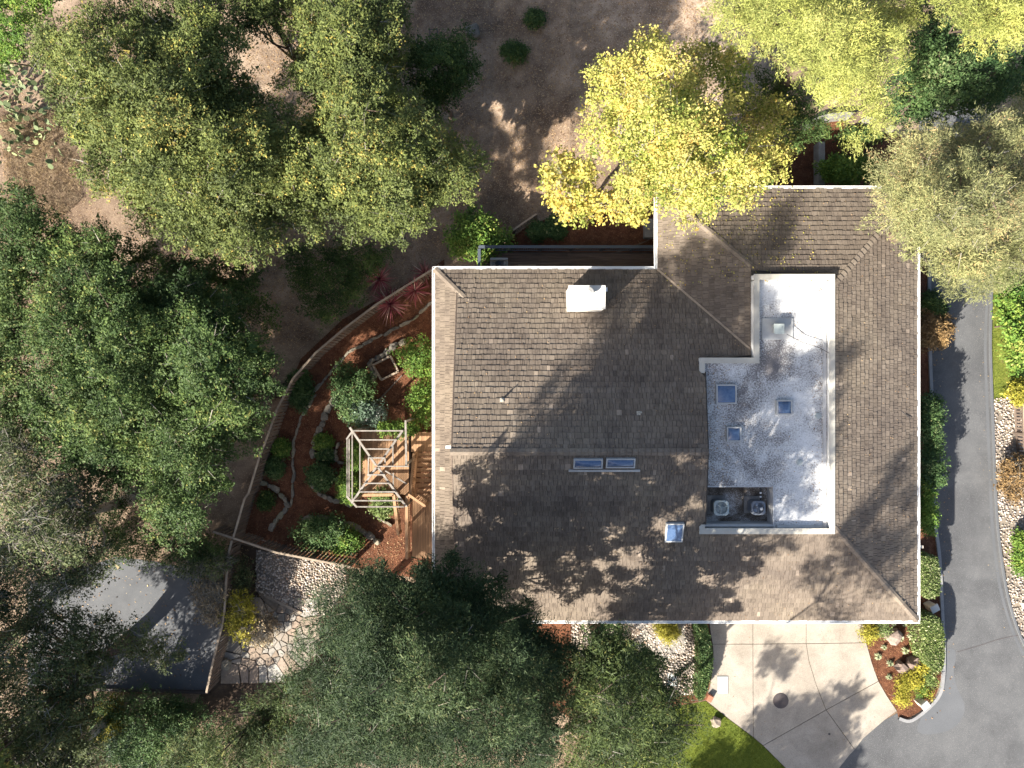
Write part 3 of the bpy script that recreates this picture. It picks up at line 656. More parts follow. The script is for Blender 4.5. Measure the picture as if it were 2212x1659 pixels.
va, vb = Vector((XW2, YN, EZ + .05)), Vector((PXM, YN - (PXM - XW2), EZ + PT * (PXM - XW2) + .05))
mb.beam(va, vb, .09, .03); mb.build('valley_flashing', M['toprail'], roof)
# gable walls under the raised main roof
for X, nm in ((-2.15, 'gable_wall'), (8.02, 'gable_wall')):
    mb = MB(); ya, yb = (3.6, -9.3) if X < 0 else (.75, -6.4)
    v = [(X, yb, 4.0), (X, ya, 4.0), (X, ya, planes['N'][0](0, ya) - .13), (X, YR, zr - .13), (X, yb, planes['S'][0](0, yb) - .13)]
    w2 = [(X + .08, *p[1:]) for p in v]; mb.raw(v + w2, [(0, 1, 2, 3, 4), (9, 8, 7, 6, 5)] + [(i, (i + 1) % 5, (i + 1) % 5 + 5, i + 5) for i in range(5)]); mb.build(nm, M['stucco'], house)
# rake boards
for X in (-2.53, 8.50):
    mb = MB(); y0, y1 = (4.2, -9.85) if X < 0 else (.5, -6.1)
    XR = X if X < 0 else 8.19; X = X if X < 0 else 8.44
    mb.beam((X, y0, planes['N'][0](0, y0) - .06), (XR, YR, zr - .06), .05, .16); mb.beam((X, y1, planes['S'][0](0, y1) - .06), (XR, YR, zr - .06), .05, .16)
    mb.build('rake_board', M['under'] if X > 0 else M['fencew'], roof)
# gutters
gut = [((XW - .07, YN + .13), (XW - .07, YS - .13)), ((XW - .14, YN + .07), (XW2 - .14, YN + .07)), ((XW2 - .07, YN + .0), (XW2 - .07, YN2 + .13)), ((XW2 - .14, YN2 + .07), (XE + .14, YN2 + .07)),
       ((XE + .07, YN2 + .0), (XE + .07, YS + .0)), ((XW - .14, YS - .07), (XE + .14, YS - .07))]
for a, b in gut:
    mb = MB(); A = Vector((*a, EZ - .05)); B = Vector((*b, EZ - .05)); d = (B - A).normalized(); s = Vector((-d.y, d.x, 0))
    mb.beam(A - Vector((0, 0, .05)), B - Vector((0, 0, .05)), .12, .03); mb.beam(A + s * .06, B + s * .06, .02, .13); mb.beam(A - s * .06, B - s * .06, .02, .13)
    mb.beam(A + s * .052 + Vector((0, 0, .07)), B + s * .052 + Vector((0, 0, .07)), .035, .012); mb.beam(A - s * .052 + Vector((0, 0, .07)), B - s * .052 + Vector((0, 0, .07)), .035, .012)
    mb.beam(A + Vector((0, 0, .0)), B + Vector((0, 0, .0)), .085, .012)
    mb.build('gutter', M['white'], house)
# parapet round the roof well
segs = [((PXM, PY1), (PX1, PY1), 'h', -1), ((PX1, PY1), (PX1, PY0), 'v', -1), ((PX1, PY0), (PX0, PY0), 'h', 1), ((PX0, PY0), (PX0, PYM), 'v', 1), ((PX0, PYM), (PXM, PYM), 'h', -1), ((PXM, PYM), (PXM, PY1), 'v', 1)]
rects = [(PXM, PY1 - CW, PX1, PY1), (PX1 - CW, PY0 + CW, PX1, PY1 - CW), (PX0, PY0, PX1, PY0 + CW), (PX0, PY0 + CW, PX0 + CW, -6.0), (PX0, .35, PX0 + CW, PYM - CW), (PX0, PYM - CW, PXM + CW, PYM), (PXM, PYM, PXM + CW, PY1 - CW)]
for i, (x0, y0, x1, y1) in enumerate(rects):
    mb = MB(); mb.box(((x0 + x1) / 2, (y0 + y1) / 2, 4.98), (x1 - x0 - .06, y1 - y0 - .06, 1.05)); mb.build('parapet', M['white'], house)
    mb = MB(); L_ = max(x1 - x0, y1 - y0); n = max(1, round(L_ / 3.0)); hz = (x1 - x0) > (y1 - y0)
    for j in range(n):
        a0, a1 = j / n, (j + 1) / n
        if hz: mb.box(((x0 + (x1 - x0) * (a0 + a1) / 2), (y0 + y1) / 2, PZ + .002 * (j % 2)), ((x1 - x0) / n - .006, y1 - y0, .035))
        else: mb.box(((x0 + x1) / 2, (y0 + (y1 - y0) * (a0 + a1) / 2), PZ + .002 * (j % 2)), (x1 - x0, (y1 - y0) / n - .006, .035))
    mb.build('parapet_cap', M['cap'], house)
fl = [(PXM + CW - .02, PY1 - CW + .02), (PX1 - CW + .02, PY1 - CW + .02), (PX1 - CW + .02, PY0 + CW - .02), (11.52, PY0 + CW - .02), (11.52, -4.49), (8.06, -4.49), (8.06, PYM - CW + .02), (PXM + CW - .02, PYM - CW + .02)]
MB().prism(fl, FZ - .1, FZ).build('flat_roof', M['membrane'], house)
mb = MB(); mb.box((13.74, -.9, FZ + .03), (.14, 10.7, .07)); mb.box((12.65, PY0 + CW + .04, FZ + .03), (2.0, .10, .06)); mb.box((11.50, -5.36, FZ - .3), (.06, 1.78, .72)); mb.box((9.98, -6.22, 4.95), (3.05, .10, .7))
mb.box((9.98, -4.52, FZ - .37), (3.1, .05, .7)); mb.build('upstand', mat_paint('upstand_coating', (.40, .40, .40), .8, .5, (.2, .18, .16), 2.5), house)
MB().prism([(8.08, -6.3), (11.55, -6.3), (11.55, -4.5), (8.08, -4.5)], 4.5, 4.58).build('equipment_well_floor', M['pit'], house)
# windows, garage door, doors (under the eaves)
mb = MB(); mb.box((12.6, -10.37, 1.1), (5.0, .06, 2.2)); gd = mb.build('garage_door', M['white'], house)
for k in range(4): MB().box((12.6, -10.41, .30 + .54 * k), (4.9, .03, .48)).build('door_panel', M['white'], gd)
for x, y, hz, w_ in ((3.0, -10.37, 1, 1.6), (-.6, -10.37, 1, 1.4), (18.22, -6, 0, 1.4), (18.22, 1, 0, 1.6), (18.22, 6, 0, 1.2), (2, 4.72, 1, 2.6), (5.2, 4.72, 1, 1.8), (-3.02, -1, 0, 1.6), (-3.02, -6, 0, 2.2), (12, 8.47, 1, 1.8), (16, 8.47, 1, 1.4)):
    wn = MB().box((x, y, 1.75), (w_, .07, 1.3) if hz else (.07, w_, 1.3)).build('window', M['white'], house)
    sgn = 1 if (hz and y > 0) or (not hz and x > 0) else -1
    for q in (-1, 1):
        MB().box((x + q * w_ * .24, y + sgn * .03, 1.75) if hz else (x + sgn * .03, y + q * w_ * .24, 1.75), (w_ * .42, .03, 1.16) if hz else (.03, w_ * .42, 1.16)).build('pane', M['wglass'], wn)

# chimney
cc = P(1268, 642, 5.8); cwx, cwy = 80 * KS * 29.8, 51 * KS * 29.8
ch = MB().box((cc.x, cc.y, 4.8), (cwx - .06, cwy - .06, 1.85)).build('chimney', M['chim'], house)
MB().box((cc.x, cc.y, 5.77), (cwx, cwy, .10)).build('crown_slab', M['chim'], ch)
MB().box((cc.x + .09, cc.y + .35, 5.70), (cwx, .18, .03)).build('flashing_tab', M['white'], ch)
fp = P(1271, 632, 6.1)
MB().cyl((fp.x, fp.y), .17, 5.8, 6.12, 20).build('flue', M['chim'], ch)
MB().cyl((fp.x, fp.y), .235, 6.12, 6.16, 24).cyl((fp.x, fp.y), .235, 6.16, 6.22, 24, r2=.07).build('flue_cap', M['chim'], ch)

def skylight(x0, y0, x1, y1, z, label, slope=0.0, group=None, ledge=False):
    a, b = P(x0, y1, z), P(x1, y0, z); c = (a + b) / 2; sx, sy = b.x - a.x, b.y - a.y
    r = empty('skylight', (c.x, c.y, z - .12), label, 'skylight', group)
    tl = Matrix.Rotation(slope, 3, 'X'); Mt = lambda v: c + tl @ Vector(v)
    fr = MB()
    for q in (-1, 1):
        fr.box(Mt((0, q * (sy / 2 - .03), -.06)), (sx, .06, .2), tilt=tl); fr.box(Mt((q * (sx / 2 - .03), 0, -.06)), (.06, sy - .12, .2), tilt=tl)
    fr.build('frame', M['greymetal'], r)
    d = MB(); n = 6                                 # shallow domed acrylic pane
    ix, iy = sx / 2 - .06, sy / 2 - .06; v = []
    for i in range(n + 1):
        for j in range(n + 1):
            u_, w_ = i / n * 2 - 1, j / n * 2 - 1; h = .10 * (1 - abs(u_) ** 3) * (1 - abs(w_) ** 3) if not ledge else .02
            v.append(Mt((u_ * ix, w_ * iy, .02 + h)))
    d.raw(v, [(i * (n + 1) + j, (i + 1) * (n + 1) + j, (i + 1) * (n + 1) + j + 1, i * (n + 1) + j + 1) for i in range(n) for j in range(n)])
    d.build('pane', M['glass'], r, smooth=True)
    return r
skylight(1547, 830.5, 1591, 872.5, FZ + .16, 'largest square blue domed skylight at the upper left of the white flat roof')
skylight(1677.5, 864, 1711, 896, FZ + .16, 'square domed skylight on the white roof closest to the long east parapet')
skylight(1569.7, 922, 1601, 954, FZ + .16, 'small square domed skylight on the white roof nearest the equipment well')
sa = math.atan(PT)
skylight(1437.5, 1127, 1476, 1174, planes['S'][0](0, P(0, 1150, 5.3).y) + .16, 'flat glass skylight alone low on the south shake slope', slope=sa, ledge=True)
zt = planes['S'][0](0, P(0, 1002, 6.5).y) + .14
skylight(1239, 990, 1302, 1013, zt, 'left one of the two long narrow skylights below the ridge', slope=sa)
skylight(1309, 989, 1372, 1012, zt, 'right one of the two long narrow skylights below the ridge', slope=sa)
p = P(1306, 1017, zt - .1); MB().box((p.x, p.y, planes['S'][0](0, p.y) + .06), (3.0, .09, .07), tilt=Matrix.Rotation(sa, 3, 'X')).build('flashing_strip', M['greymetal'], label='pale metal flashing strip below the pair of long skylights', cat='flashing')
# flue on a base plate, vents, patches
a, b = P(1645, 734, FZ), P(1713, 687, FZ); c = (a + b) / 2
vt = empty('roof_vent', (c.x, c.y, FZ), 'boxy metal vent on a wide pale plate at the north end of the white roof', 'roof vent')
MB().box((c.x, c.y, FZ + .03), (b.x - a.x, b.y - a.y, .05)).build('base_plate', M['greymetal'], vt, bevel=.01)
c2 = P(1683, 710, FZ + .45)
MB().box((c2.x, c2.y, FZ + .22), (.34, .34, .34)).build('duct', M['greymetal'], vt)
MB().box((c2.x, c2.y, FZ + .44), (.45, .45, .12)).build('cowl', M['acmetal'], vt, bevel=.02)
for x, y, nm in ((1726.5, 998.5, 'round white drain cap on the flat roof above the equipment well'), (1767, 898.5, 'round grey drain cap beside the east parapet of the white roof')):
    p = P(x, y, FZ); MB().cyl((p.x, p.y), .14, FZ, FZ + .04, 20).cyl((p.x, p.y), .09, FZ + .04, FZ + .06, 16).build('drain_cap', M['cover'], label=nm, cat='drain cap')
for x, y, key, nm in ((1084, 864, 'N', 'bent white vent pipe standing on the sunlit north shake slope'), (1377, 892, 'N', 'short beige vent pipe on the shaded shakes near the flat roof')):
    p = P(x, y, 6.0); z = planes[key][0](p.x, p.y)
    v = MB(); v.box((p.x, p.y, z + .05), (.17, .17, .03), tilt=Matrix.Rotation(-sa, 3, 'X')); v.tube([(p.x, p.y, z), (p.x, p.y, z + .25), (p.x + .07, p.y + .05, z + .33)], .045, 8)
    v.build('vent_pipe', M['cap'], label=nm, cat='vent pipe')
p = P(966, 977, 6.6); MB().box((-2.75, YR - .05, EZ + .55), (.55, .12, .05)).build('flashing_strip', M['white'], label='short white flashing strip at the west end of the ridge', cat='flashing')
streak_pts = [P(1700, 722, FZ + .42), P(1730, 738, FZ + .3), P(1772, 752, PZ + .06), P(1812, 775, 5.35), P(1860, 818, 4.75), P(1915, 862, 4.2), P(1968, 905, 3.85)]
MB().tube(streak_pts, .013, 5).build('streak', M['black'], label='thin dark streak running from the boxy vent across the east slope', cat='streak')  # thin dark tube laid along the streak from vent to east eave
# air conditioners in the well
def ac(x0, y0, x1, y1, mat, label, dark):
    zt_ = 5.25; c = P((x0 + x1) / 2, (y0 + y1) / 2, zt_); s = (x1 - x0) * KS * (CAM_H - zt_)
    r = empty('air_conditioner', (c.x, c.y, 4.58), label, 'air conditioner')
    MB().box((c.x - .06, c.y + .05, 4.61), (s * 1.25, s * 1.25, .07)).build('pad', M['rockcon'], r)
    hs = s / 2; rr = .16; cor = []
    for qx, qy, a0 in ((1, 1, 0), (-1, 1, 90), (-1, -1, 180), (1, -1, 270)):
        for k in range(5): an = R(a0 + k * 22.5); cor.append((c.x + qx * (hs - rr) + rr * math.cos(an), c.y + qy * (hs - rr) + rr * math.sin(an)))
    inn = [(c.x + (p[0] - c.x) * .95, c.y + (p[1] - c.y) * .95) for p in cor]
    MB().prism(inn, 4.65, 5.1).build('cabinet', M['acdark'], r)
    top = MB(); nr = 40; rad = hs * .80; n = len(cor)
    ring = [(c.x + rad * math.cos(2 * math.pi * k / nr), c.y + rad * math.sin(2 * math.pi * k / nr)) for k in range(nr)]
    out = []
    for k in range(nr):
        an = 2 * math.pi * k / nr; dx, dy = math.cos(an), math.sin(an); q = hs / max(abs(dx), abs(dy))
        px_, py_ = dx * q, dy * q; ox = max(abs(px_) - (hs - rr), 0); oy = max(abs(py_) - (hs - rr), 0)
        if ox > 0 and oy > 0:
            lo_, hi_ = 0, q
            for _ in range(20):
                md = (lo_ + hi_) / 2; ax_, ay_ = abs(dx * md) - (hs - rr), abs(dy * md) - (hs - rr)
                if ax_ > 0 and ay_ > 0 and math.hypot(ax_, ay_) > rr: hi_ = md
                else: lo_ = md
            q = lo_
        out.append((c.x + dx * q, c.y + dy * q))
    v = [(x, y, zt_) for x, y in ring] + [(x, y, zt_ - .02) for x, y in out] + [(x, y, zt_ - .16) for x, y in out] + [(x, y, zt_ - .14) for x, y in ring]
    top.raw(v, [(k, k + nr, (k + 1) % nr + nr, (k + 1) % nr) for k in range(nr)] + [(k + nr, k + 2 * nr, (k + 1) % nr + 2 * nr, (k + 1) % nr + nr) for k in range(nr)] + [(k + 3 * nr, k, (k + 1) % nr, (k + 1) % nr + 3 * nr) for k in range(nr)])
    top.build('cowl', mat, r)
    for k in range(3):                              # fan blades
        fb = MB(); a0 = R(90 + 120 * k + (15 if dark else 0)); q = []
        for rr_, da, zz in ((.08, -.5, 0), (rad * .85, -.42, .02), (rad * .92, 0, .05), (rad * .85, .42, .08), (.08, .5, .05)):
            q.append((c.x + rr_ * math.cos(a0 + da), c.y + rr_ * math.sin(a0 + da), zt_ - .13 + zz))
        fb.face(q); fb.build('blade', M['blade'] if dark else M['acmetal'], r)
    MB().cyl((c.x, c.y), .085, zt_ - .15, zt_ - .04, 16).build('hub', M['acdark'] if dark else M['acmetal'], r)
    gr = MB()
    for k in range(3): a0 = R(20 + 120 * k); gr.beam((c.x, c.y, zt_ + .01), (c.x + rad * math.cos(a0), c.y + rad * math.sin(a0), zt_ + .01), .022, .015)
    for q in range(1, 9 if not dark else 4):
        rq = rad * q / (9 if not dark else 4)
        pts = [(c.x + rq * math.cos(2 * math.pi * k / 28), c.y + rq * math.sin(2 * math.pi * k / 28), zt_ + .005) for k in range(29)]
        gr.tube(pts, .004 if dark else .007, 3)
    gr.build('grille', mat, r)
    return r
ac(1542.5, 1081, 1575, 1114.4, M['acmetal'], 'pale round-fan air conditioner on the dark side of the roof well', False)
ac(1623.8, 1082, 1654, 1113.5, M['acdark'], 'dark grey air conditioner with three visible blades in the roof well', True)
pa, pb = P(1643, 1052, 5.0), P(1643, 1080, 5.0)
pp_ = MB(); pp_.tube([pa, pb], .035, 8); pp_.build('pipe', M['black'], label='black insulated pipe running from the dark air conditioner to the well wall', cat='pipe')
for k in (.45, .75): q = pa.lerp(pb, k); MB().tube([q - Vector((0, .03, 0)), q + Vector((0, .03, 0))], .043, 8).build('band', M['white'], bpy.data.objects['pipe'])
p = P(1541, 1130, 4.58); MB().box((p.x, p.y, 4.61), (.14, .1, .04), .6).build('scrap', M['cover'], label='small pale scrap lying in the dark corner of the roof well', cat='scrap')

# ------------------------------------------------------------------ decks, stairs, railings
def plank_deck(name, rect, z, mat, label, along='x', bw=.14, zg=-1.5, legs=True):
    x0, y0, x1, y1 = rect; r = empty(name, ((x0 + x1) / 2, (y0 + y1) / 2, z), label, 'deck')
    mb = MB(); mb.box(((x0 + x1) / 2, (y0 + y1) / 2, z - .14), (x1 - x0 - .05, y1 - y0 - .05, .16)); mb.build('joists', M['under'], r)
    n = int(((y1 - y0) if along == 'x' else (x1 - x0)) / bw)
    for i in range(n):
        if along == 'x':
            L_ = (x1 - x0); cut = x0 + L_ * random.choice((.33, .5, .62)); y = y0 + bw * (i + .5)
            for a, b in ((x0, cut), (cut, x1)): MB().box(((a + b) / 2, y, z - .03 + random.gauss(0, .0015)), (b - a - .006, bw - .012, .04)).build('board', mat, r)
        else: MB().box((x0 + bw * (i + .5), (y0 + y1) / 2, z - .03 + random.gauss(0, .0015)), (bw - .012, y1 - y0, .04)).build('board', mat, r)
    for px_ in (x0 + .1, x1 - .1):
        for py_ in (y0 + .1, y1 - .1): MB().box((px_, py_, (z - .2 + gz(px_)) / 2), (.12, .12, z - .2 - gz(px_))).build('post', mat, r)
    return r
def railing(name, a, b, zf, h, mat, label, topw=.14, sp=.11, bal=.03, balmat=None, rise=0.0):
    a = Vector((*a[:2], zf)); b = Vector((*b[:2], zf + rise)); r = empty(name, a, label, 'railing'); up = Vector((0, 0, h))
    MB().beam(a + up, b + up, topw, .045).build('top_rail', mat, r); MB().beam(a + Vector((0, 0, .09)), b + Vector((0, 0, .09)), .05, .06).build('bottom_rail', balmat or mat, r)
    L_ = (b - a).length; n = max(2, int(L_ / sp)); me = None
    for i in range(n + 1):
        p = a.lerp(b, i / n)
        if i % 14 == 0 or i == n: MB().box((p.x, p.y, p.z + h / 2), (.09, .09, h - .03)).build('post', balmat or mat, r)
        else:
            if me is None: me = MB().box((0, 0, 0), (bal, bal, h - .1)).mesh('baluster')
            o = link('baluster', me, balmat or mat, r); o.location = (p.x, p.y, p.z + h / 2)
    return r
# north terrace
RZ = 1.3
ra = S(1080 + .2532 * 355, 500 + .2532 * 405, RZ); rb = S(1080 + .2532 * 2060, 500 + .2532 * 403, RZ)
terr = plank_deck('terrace_deck', (ra.x + .05, 4.6, 7.3, ra.y - .05), .3, M['deck'], 'dark brown plank terrace behind the north eave', 'x')
railing('deck_railing', (ra.x, ra.y), (7.3, ra.y), .3, 1.0, M['rail'], 'long dark blue-grey railing along the outer edge of the north terrace', .15)
railing('deck_railing', (ra.x, ra.y - .1), (ra.x, 4.7), .3, 1.0, M['rail'], 'short dark blue-grey railing closing the west end of the north terrace', .15, balmat=M['toprail'])
# lounge chair and bench on the terrace
q0 = S(1080 + .2532 * 462, 500 + .2532 * 520, .85); q1 = S(1080 + .2532 * 632, 500 + .2532 * 640, .85)
c = (q0 + q1) / 2; sx, sy = abs(q1.x - q0.x), abs(q1.y - q0.y)
lc = empty('lounge_chair', (c.x, c.y, .3), 'grey cushioned outdoor lounge chair on the dark terrace', 'lounge chair')
MB().box((c.x, c.y, .62), (sx - .1, sy - .06, .16)).build('seat_cushion', M['cushion'], lc, bevel=.03)
MB().box((c.x, q0.y - .05, .86), (sx, .12, .5)).build('backrest', M['cushion'], lc, bevel=.03)
for q in (-1, 1): MB().box((c.x + q * (sx / 2 - .04), c.y, .68), (.08, sy, .30)).build('armrest', M['greymetal'], lc)
for qx in (-1, 1):
    for qy in (-1, 1): MB().box((c.x + qx * (sx / 2 - .05), c.y + qy * (sy / 2 - .05), .42), (.05, .05, .24)).build('leg', M['greymetal'], lc)
MB().box((c.x - .03, c.y - .02, .86), (.12, .42, .40), .35, tilt=Matrix.Rotation(.5, 3, 'Y')).build('pillow', M['navy'], bevel=.04, label='navy pillow leaning on the grey lounge chair', cat='pillow')
MB().box((c.x + .22, c.y + .04, .84), (.10, .34, .34), -.15, tilt=Matrix.Rotation(.6, 3, 'Y')).build('pillow', M['cushion'], bevel=.04, label='light grey pillow beside the navy one on the lounge chair', cat='pillow')
q0 = S(1080 + .2532 * 730, 500 + .2532 * 575, .75); bn = empty('bench', (q0.x + .45, q0.y - .2, .3), 'low slatted wooden bench half under the north eave', 'bench')
for k in range(3): MB().box((q0.x + .45, q0.y - .07 - .14 * k, .74), (.9, .12, .03)).build('slat', M['toprail'], bn)
for qx in (.05, .85):
    for qy in (.06, .38): MB().box((q0.x + qx, q0.y - qy, .51), (.05, .05, .42)).build('leg', M['toprail'], bn)

# west decks
UZ, LZ = .3, -.95
pA = S(*r6(1830, 925), UZ); pB = S(*r6(2065, 1560), UZ)
plank_deck('upper_deck', (pA.x, pB.y, -2.95, pA.y), UZ, M['cedar'], 'upper brown plank deck along the west wall at the head of the stairs', 'y')
pC = S(*r6(1335, 322), LZ); pD = S(*r6(1815, 935), LZ)
lower = plank_deck('lower_deck', (pC.x, pD.y, pD.x, pC.y), LZ, M['cedar'], 'lower orange-brown plank deck under the slatted pergola', 'y')
pE = S(*r6(1820, 322), LZ); pF = S(*r6(2060, 515), LZ)
plank_deck('landing', (pE.x, pF.y, -2.95, pE.y), LZ, M['cedar'], 'small orange-brown plank landing at the foot of the stairs', 'y')
st = empty('stairs', (pF.x - .5, (pF.y + pA.y) / 2, LZ), 'brown wooden stairs between the landing and the upper deck', 'stairs')
sx0, sx1 = S(*r6(1868, 700), -.3).x, S(*r6(2035, 700), -.3).x; nst = 8
for k in range(nst):
    f = (k + .5) / nst; MB().box(((sx0 + sx1) / 2, pF.y + (pA.y - pF.y) * f, LZ + (UZ - LZ) * (k + 1) / (nst + 1)), (sx1 - sx0, abs(pA.y - pF.y) / nst - .04, .045)).build('tread', M['cedar'], st)
for x in (sx0, sx1): MB().beam((x, pF.y, LZ + .05), (x, pA.y, UZ + .02), .06, .26).build('stringer', M['cedar'], st)
railing('stair_railing', (sx0 - .06, pF.y), (sx0 - .06, pA.y), LZ, 1.0, M['cedar'], 'sloping brown handrail on the garden side of the wooden stairs', .12, rise=UZ - LZ)
ptop = S(*r6(1776, 665), RZ); pbot = S(*r6(1780, 1560), RZ)
railing('deck_railing', (ptop.x, pA.y + .05), (pbot.x, pbot.y), UZ, 1.0, M['cedar'], 'long brown railing along the west edge of the upper deck', .15)
a_ = S(*r6(1345, 940), LZ + 1); b_2 = S(*r6(1650, 935), LZ + 1); c_ = S(*r6(1695, 1330), LZ + 1)
railing('deck_railing', a_, b_2, LZ, 1.0, M['cedar'], 'short pale wood railing closing the south side of the lower deck', .15)
railing('garden_railing', b_2, c_, LZ, 1.0, M['cedar'], 'pale wood railing descending from the lower deck beside the stone border', .15)
a_ = S(*r6(1795, 935), UZ + 1.0); b_2 = S(*r6(1955, 1045), UZ + 1.0)
railing('deck_railing', a_, b_2, UZ, 1.0, M['cedar'], 'short diagonal railing at the head of the stairs', .12)
# pergola
TZ = LZ + 2.35
pg = empty('pergola', S(*r6(1490, 655), LZ), 'weathered pale pergola of nested beams over the lower deck', 'pergola')
def pb_(a, b, wd=.075, z=TZ, nm='rafter'): MB().beam(S(*r6(*a), z), S(*r6(*b), z), wd, .12, .5).build(nm, M['pergola'], pg)
pb_((1222, 275), (1480, 648), .10, TZ, 'hip_beam'); pb_((1500, 670), (1770, 1045), .10, TZ, 'hip_beam')
pb_((1745, 298), (1500, 648), .10, TZ, 'hip_beam'); pb_((1480, 668), (1240, 1015), .10, TZ, 'hip_beam')
for y, x0, x1 in ((308, 1250, 1745), (397, 1312, 1682), (486, 1378, 1612), (573, 1402, 1568), (656, 1490, 1800), (738, 1402, 1568), (822, 1368, 1612), (906, 1316, 1668), (992, 1262, 1730), (1052, 1292, 1752)): pb_((x0, y), (x1, y), .06, TZ + .09)
for x, y0, y1 in ((1246, 315, 1005), (1322, 405, 905), (1405, 575, 740), (1568, 575, 640), (1645, 440, 640), (1648, 720, 900)): pb_((x, y0), (x, y1), .05, TZ - .05, 'purlin')
for x in (1196, 1216): pb_((x, 385), (x, 955), .05, TZ - .5, 'purlin')
pb_((1190, 392), (1245, 315), .08, TZ - .12, 'brace'); pb_((1192, 948), (1292, 1056), .09, TZ - .1, 'brace')
pb_((1768, 205), (1776, 650), .09, TZ + .05, 'beam'); pb_((1570, 700), (1782, 830), .06, TZ - .6, 'brace')
for a in ((1246, 312), (1242, 1010), (1772, 1046), (1770, 640), (1770, 215), (1400, 740), (1322, 905)):
    q = S(*r6(*a), TZ); MB().box((q.x, q.y, (TZ - 1.5) / 2), (.10, .10, TZ + 1.5)).build('post', M['pergola'], pg)

# ------------------------------------------------------------------ fences
def fence(name, pts, ht, label, sp=.15, mat='fencew', rail=.10, bw=.13, src=True, gaps=.0):
    w_ = []
    for (x, y) in pts:
        z = -1.5 + ht
        for _ in range(3): q = (S if src else P)(x, y, z); z = gz(q.x) + ht
        w_.append(Vector((q.x, q.y, gz(q.x))))
    r = empty(name, w_[0], label, 'fence'); me = MB().box((0, 0, 0), (bw, .022, ht - .12)).mesh('board')
    for a, b in zip(w_[:-1], w_[1:]):
        d = b - a; L_ = d.length; ang = math.atan2(d.y, d.x); up = Vector((0, 0, ht))
        MB().beam(a + up, b + up, rail, .045).build('top_rail', M['toprail'], r)
        MB().beam(a + up * .22, b + up * .22, .05, .09).build('rail', M[mat], r); MB().beam(a + up * .85, b + up * .85, .05, .09).build('rail', M[mat], r)
        MB().box((a.x, a.y, a.z + ht / 2 - .02), (.10, .10, ht)).build('post', M[mat], r)
        n = int(L_ / sp); s = Vector((-d.y, d.x, 0)).normalized() * .045
        for i in range(n):
            if random.random() < gaps: continue
            p = a.lerp(b, (i + .5) / n) + s; o = link('board', me, M[mat], r); o.location = (p.x, p.y, p.z + ht / 2 + random.gauss(0, .008)); o.rotation_euler = (0, 0, ang + random.gauss(0, .01))
    MB().box((w_[-1].x, w_[-1].y, w_[-1].z + ht / 2), (.10, .10, ht)).build('post', M[mat], r)
    return r
fence('wooden_fence', [(1072, 648), (1004, 690), (916, 745), (837, 805), (770, 862), (715, 925), (676, 1000), (655, 1060), (633, 1117), (607, 1204), (597, 1218), (570, 1311)], 1.5, 'dark board fence curving along the west side of the mulch garden', .17, gaps=.04)
fence('wooden_fence', [(520, 1298), (570, 1314), (674, 1349), (760, 1366), (854, 1384)], 1.5, 'board fence between the mulch garden and the pebble yard', .19, gaps=.06)
fence('wooden_fence', [(566, 1320), (558, 1350), (552, 1425), (548, 1495), (543, 1526), (527, 1587), (515, 1637), (504, 1690)], 1.5, 'board fence with a pale top rail beside the asphalt lane', .17)
fence('picket_fence', [(1205, 598), (1255, 560), (1310, 522)], 1.0, 'short dark picket fence beside the bright green shrub north of the terrace', .2, bw=.07)
fence('lattice_fence', [(2500, 985), (2503, 1060), (2508, 1120)], .8, 'brown lattice fence panel with white edge at the right border', .16, bw=.11)

# ------------------------------------------------------------------ stones, pebbles, flagstones
def rock_mesh(name, seed, sub=1, flat=.7, jag=.22):
    rg = np.random.default_rng(seed); bm = bmesh.new(); bmesh.ops.create_icosphere(bm, subdivisions=sub, radius=.5)
    for v in bm.verts:
        d = v.co.normalized(); k = 1 + rg.normal() * jag * .5
        v.co = Vector((math.copysign(abs(d.x) ** .7, d.x), math.copysign(abs(d.y) ** .7, d.y), math.copysign(abs(d.z) ** .6, d.z) * flat)) * .5 * k
    me = bpy.data.meshes.new(name); bm.to_mesh(me); bm.free()
    a = me.attributes.new('tint', 'FLOAT', 'FACE'); a.data.foreach_set('value', np.full(len(me.polygons), .2, np.float32)); return me
ROCKS = [rock_mesh('stone_%d' % i, i, 2) for i in range(5)]
for r_ in ROCKS: r_.materials.append(M['stone'])
def edging(name, pts, size, label, cat='stone edging', thin=.55, seglen=None, h=.3):
    w_ = [GS(*p) for p in smooth_line(pts, 5)]; r = empty(name, w_[0], label, cat); acc = 0.0; nxt = 0
    for a, b in zip(w_[:-1], w_[1:]):
        d = b - a; L_ = d.length
        while nxt <= acc + L_:
            p = a.lerp(b, (nxt - acc) / L_); s = size * random.uniform(.75, 1.3)
            o = link('stone', random.choice(ROCKS), None, r); o.location = (p.x + random.gauss(0, size * .06), p.y + random.gauss(0, size * .06), p.z + h * .3)
            o.rotation_euler = (random.gauss(0, .08), random.gauss(0, .08), math.atan2(d.y, d.x) + random.gauss(0, .12)); o.scale = (s * 1.15, s * thin * random.uniform(.8, 1.2), h * random.uniform(.8, 1.3))
            nxt += s * .98
        acc += L_
    return r
edging('stone_edging', [r5(1970, 640), r5(1800, 800), r5(1500, 945), r5(1160, 1130), r5(1040, 1240), r5(930, 1350), r5(790, 1530), r5(700, 1680), r6(760, 150), r6(700, 330), r6(678, 420), r6(670, 650), r6(676, 750), r6(660, 900), r6(650, 1010)], .42, 'long thin line of flat stones sweeping down the outer mulch path', thin=.34, h=.16)
edging('stone_edging', [r6(1060, 10), r6(1000, 120), r6(960, 230), r6(920, 310), r6(885, 400), r6(865, 500), r6(870, 600)], .40, 'row of large grey stones beside the blue-green shrub in the garden', thin=.8)
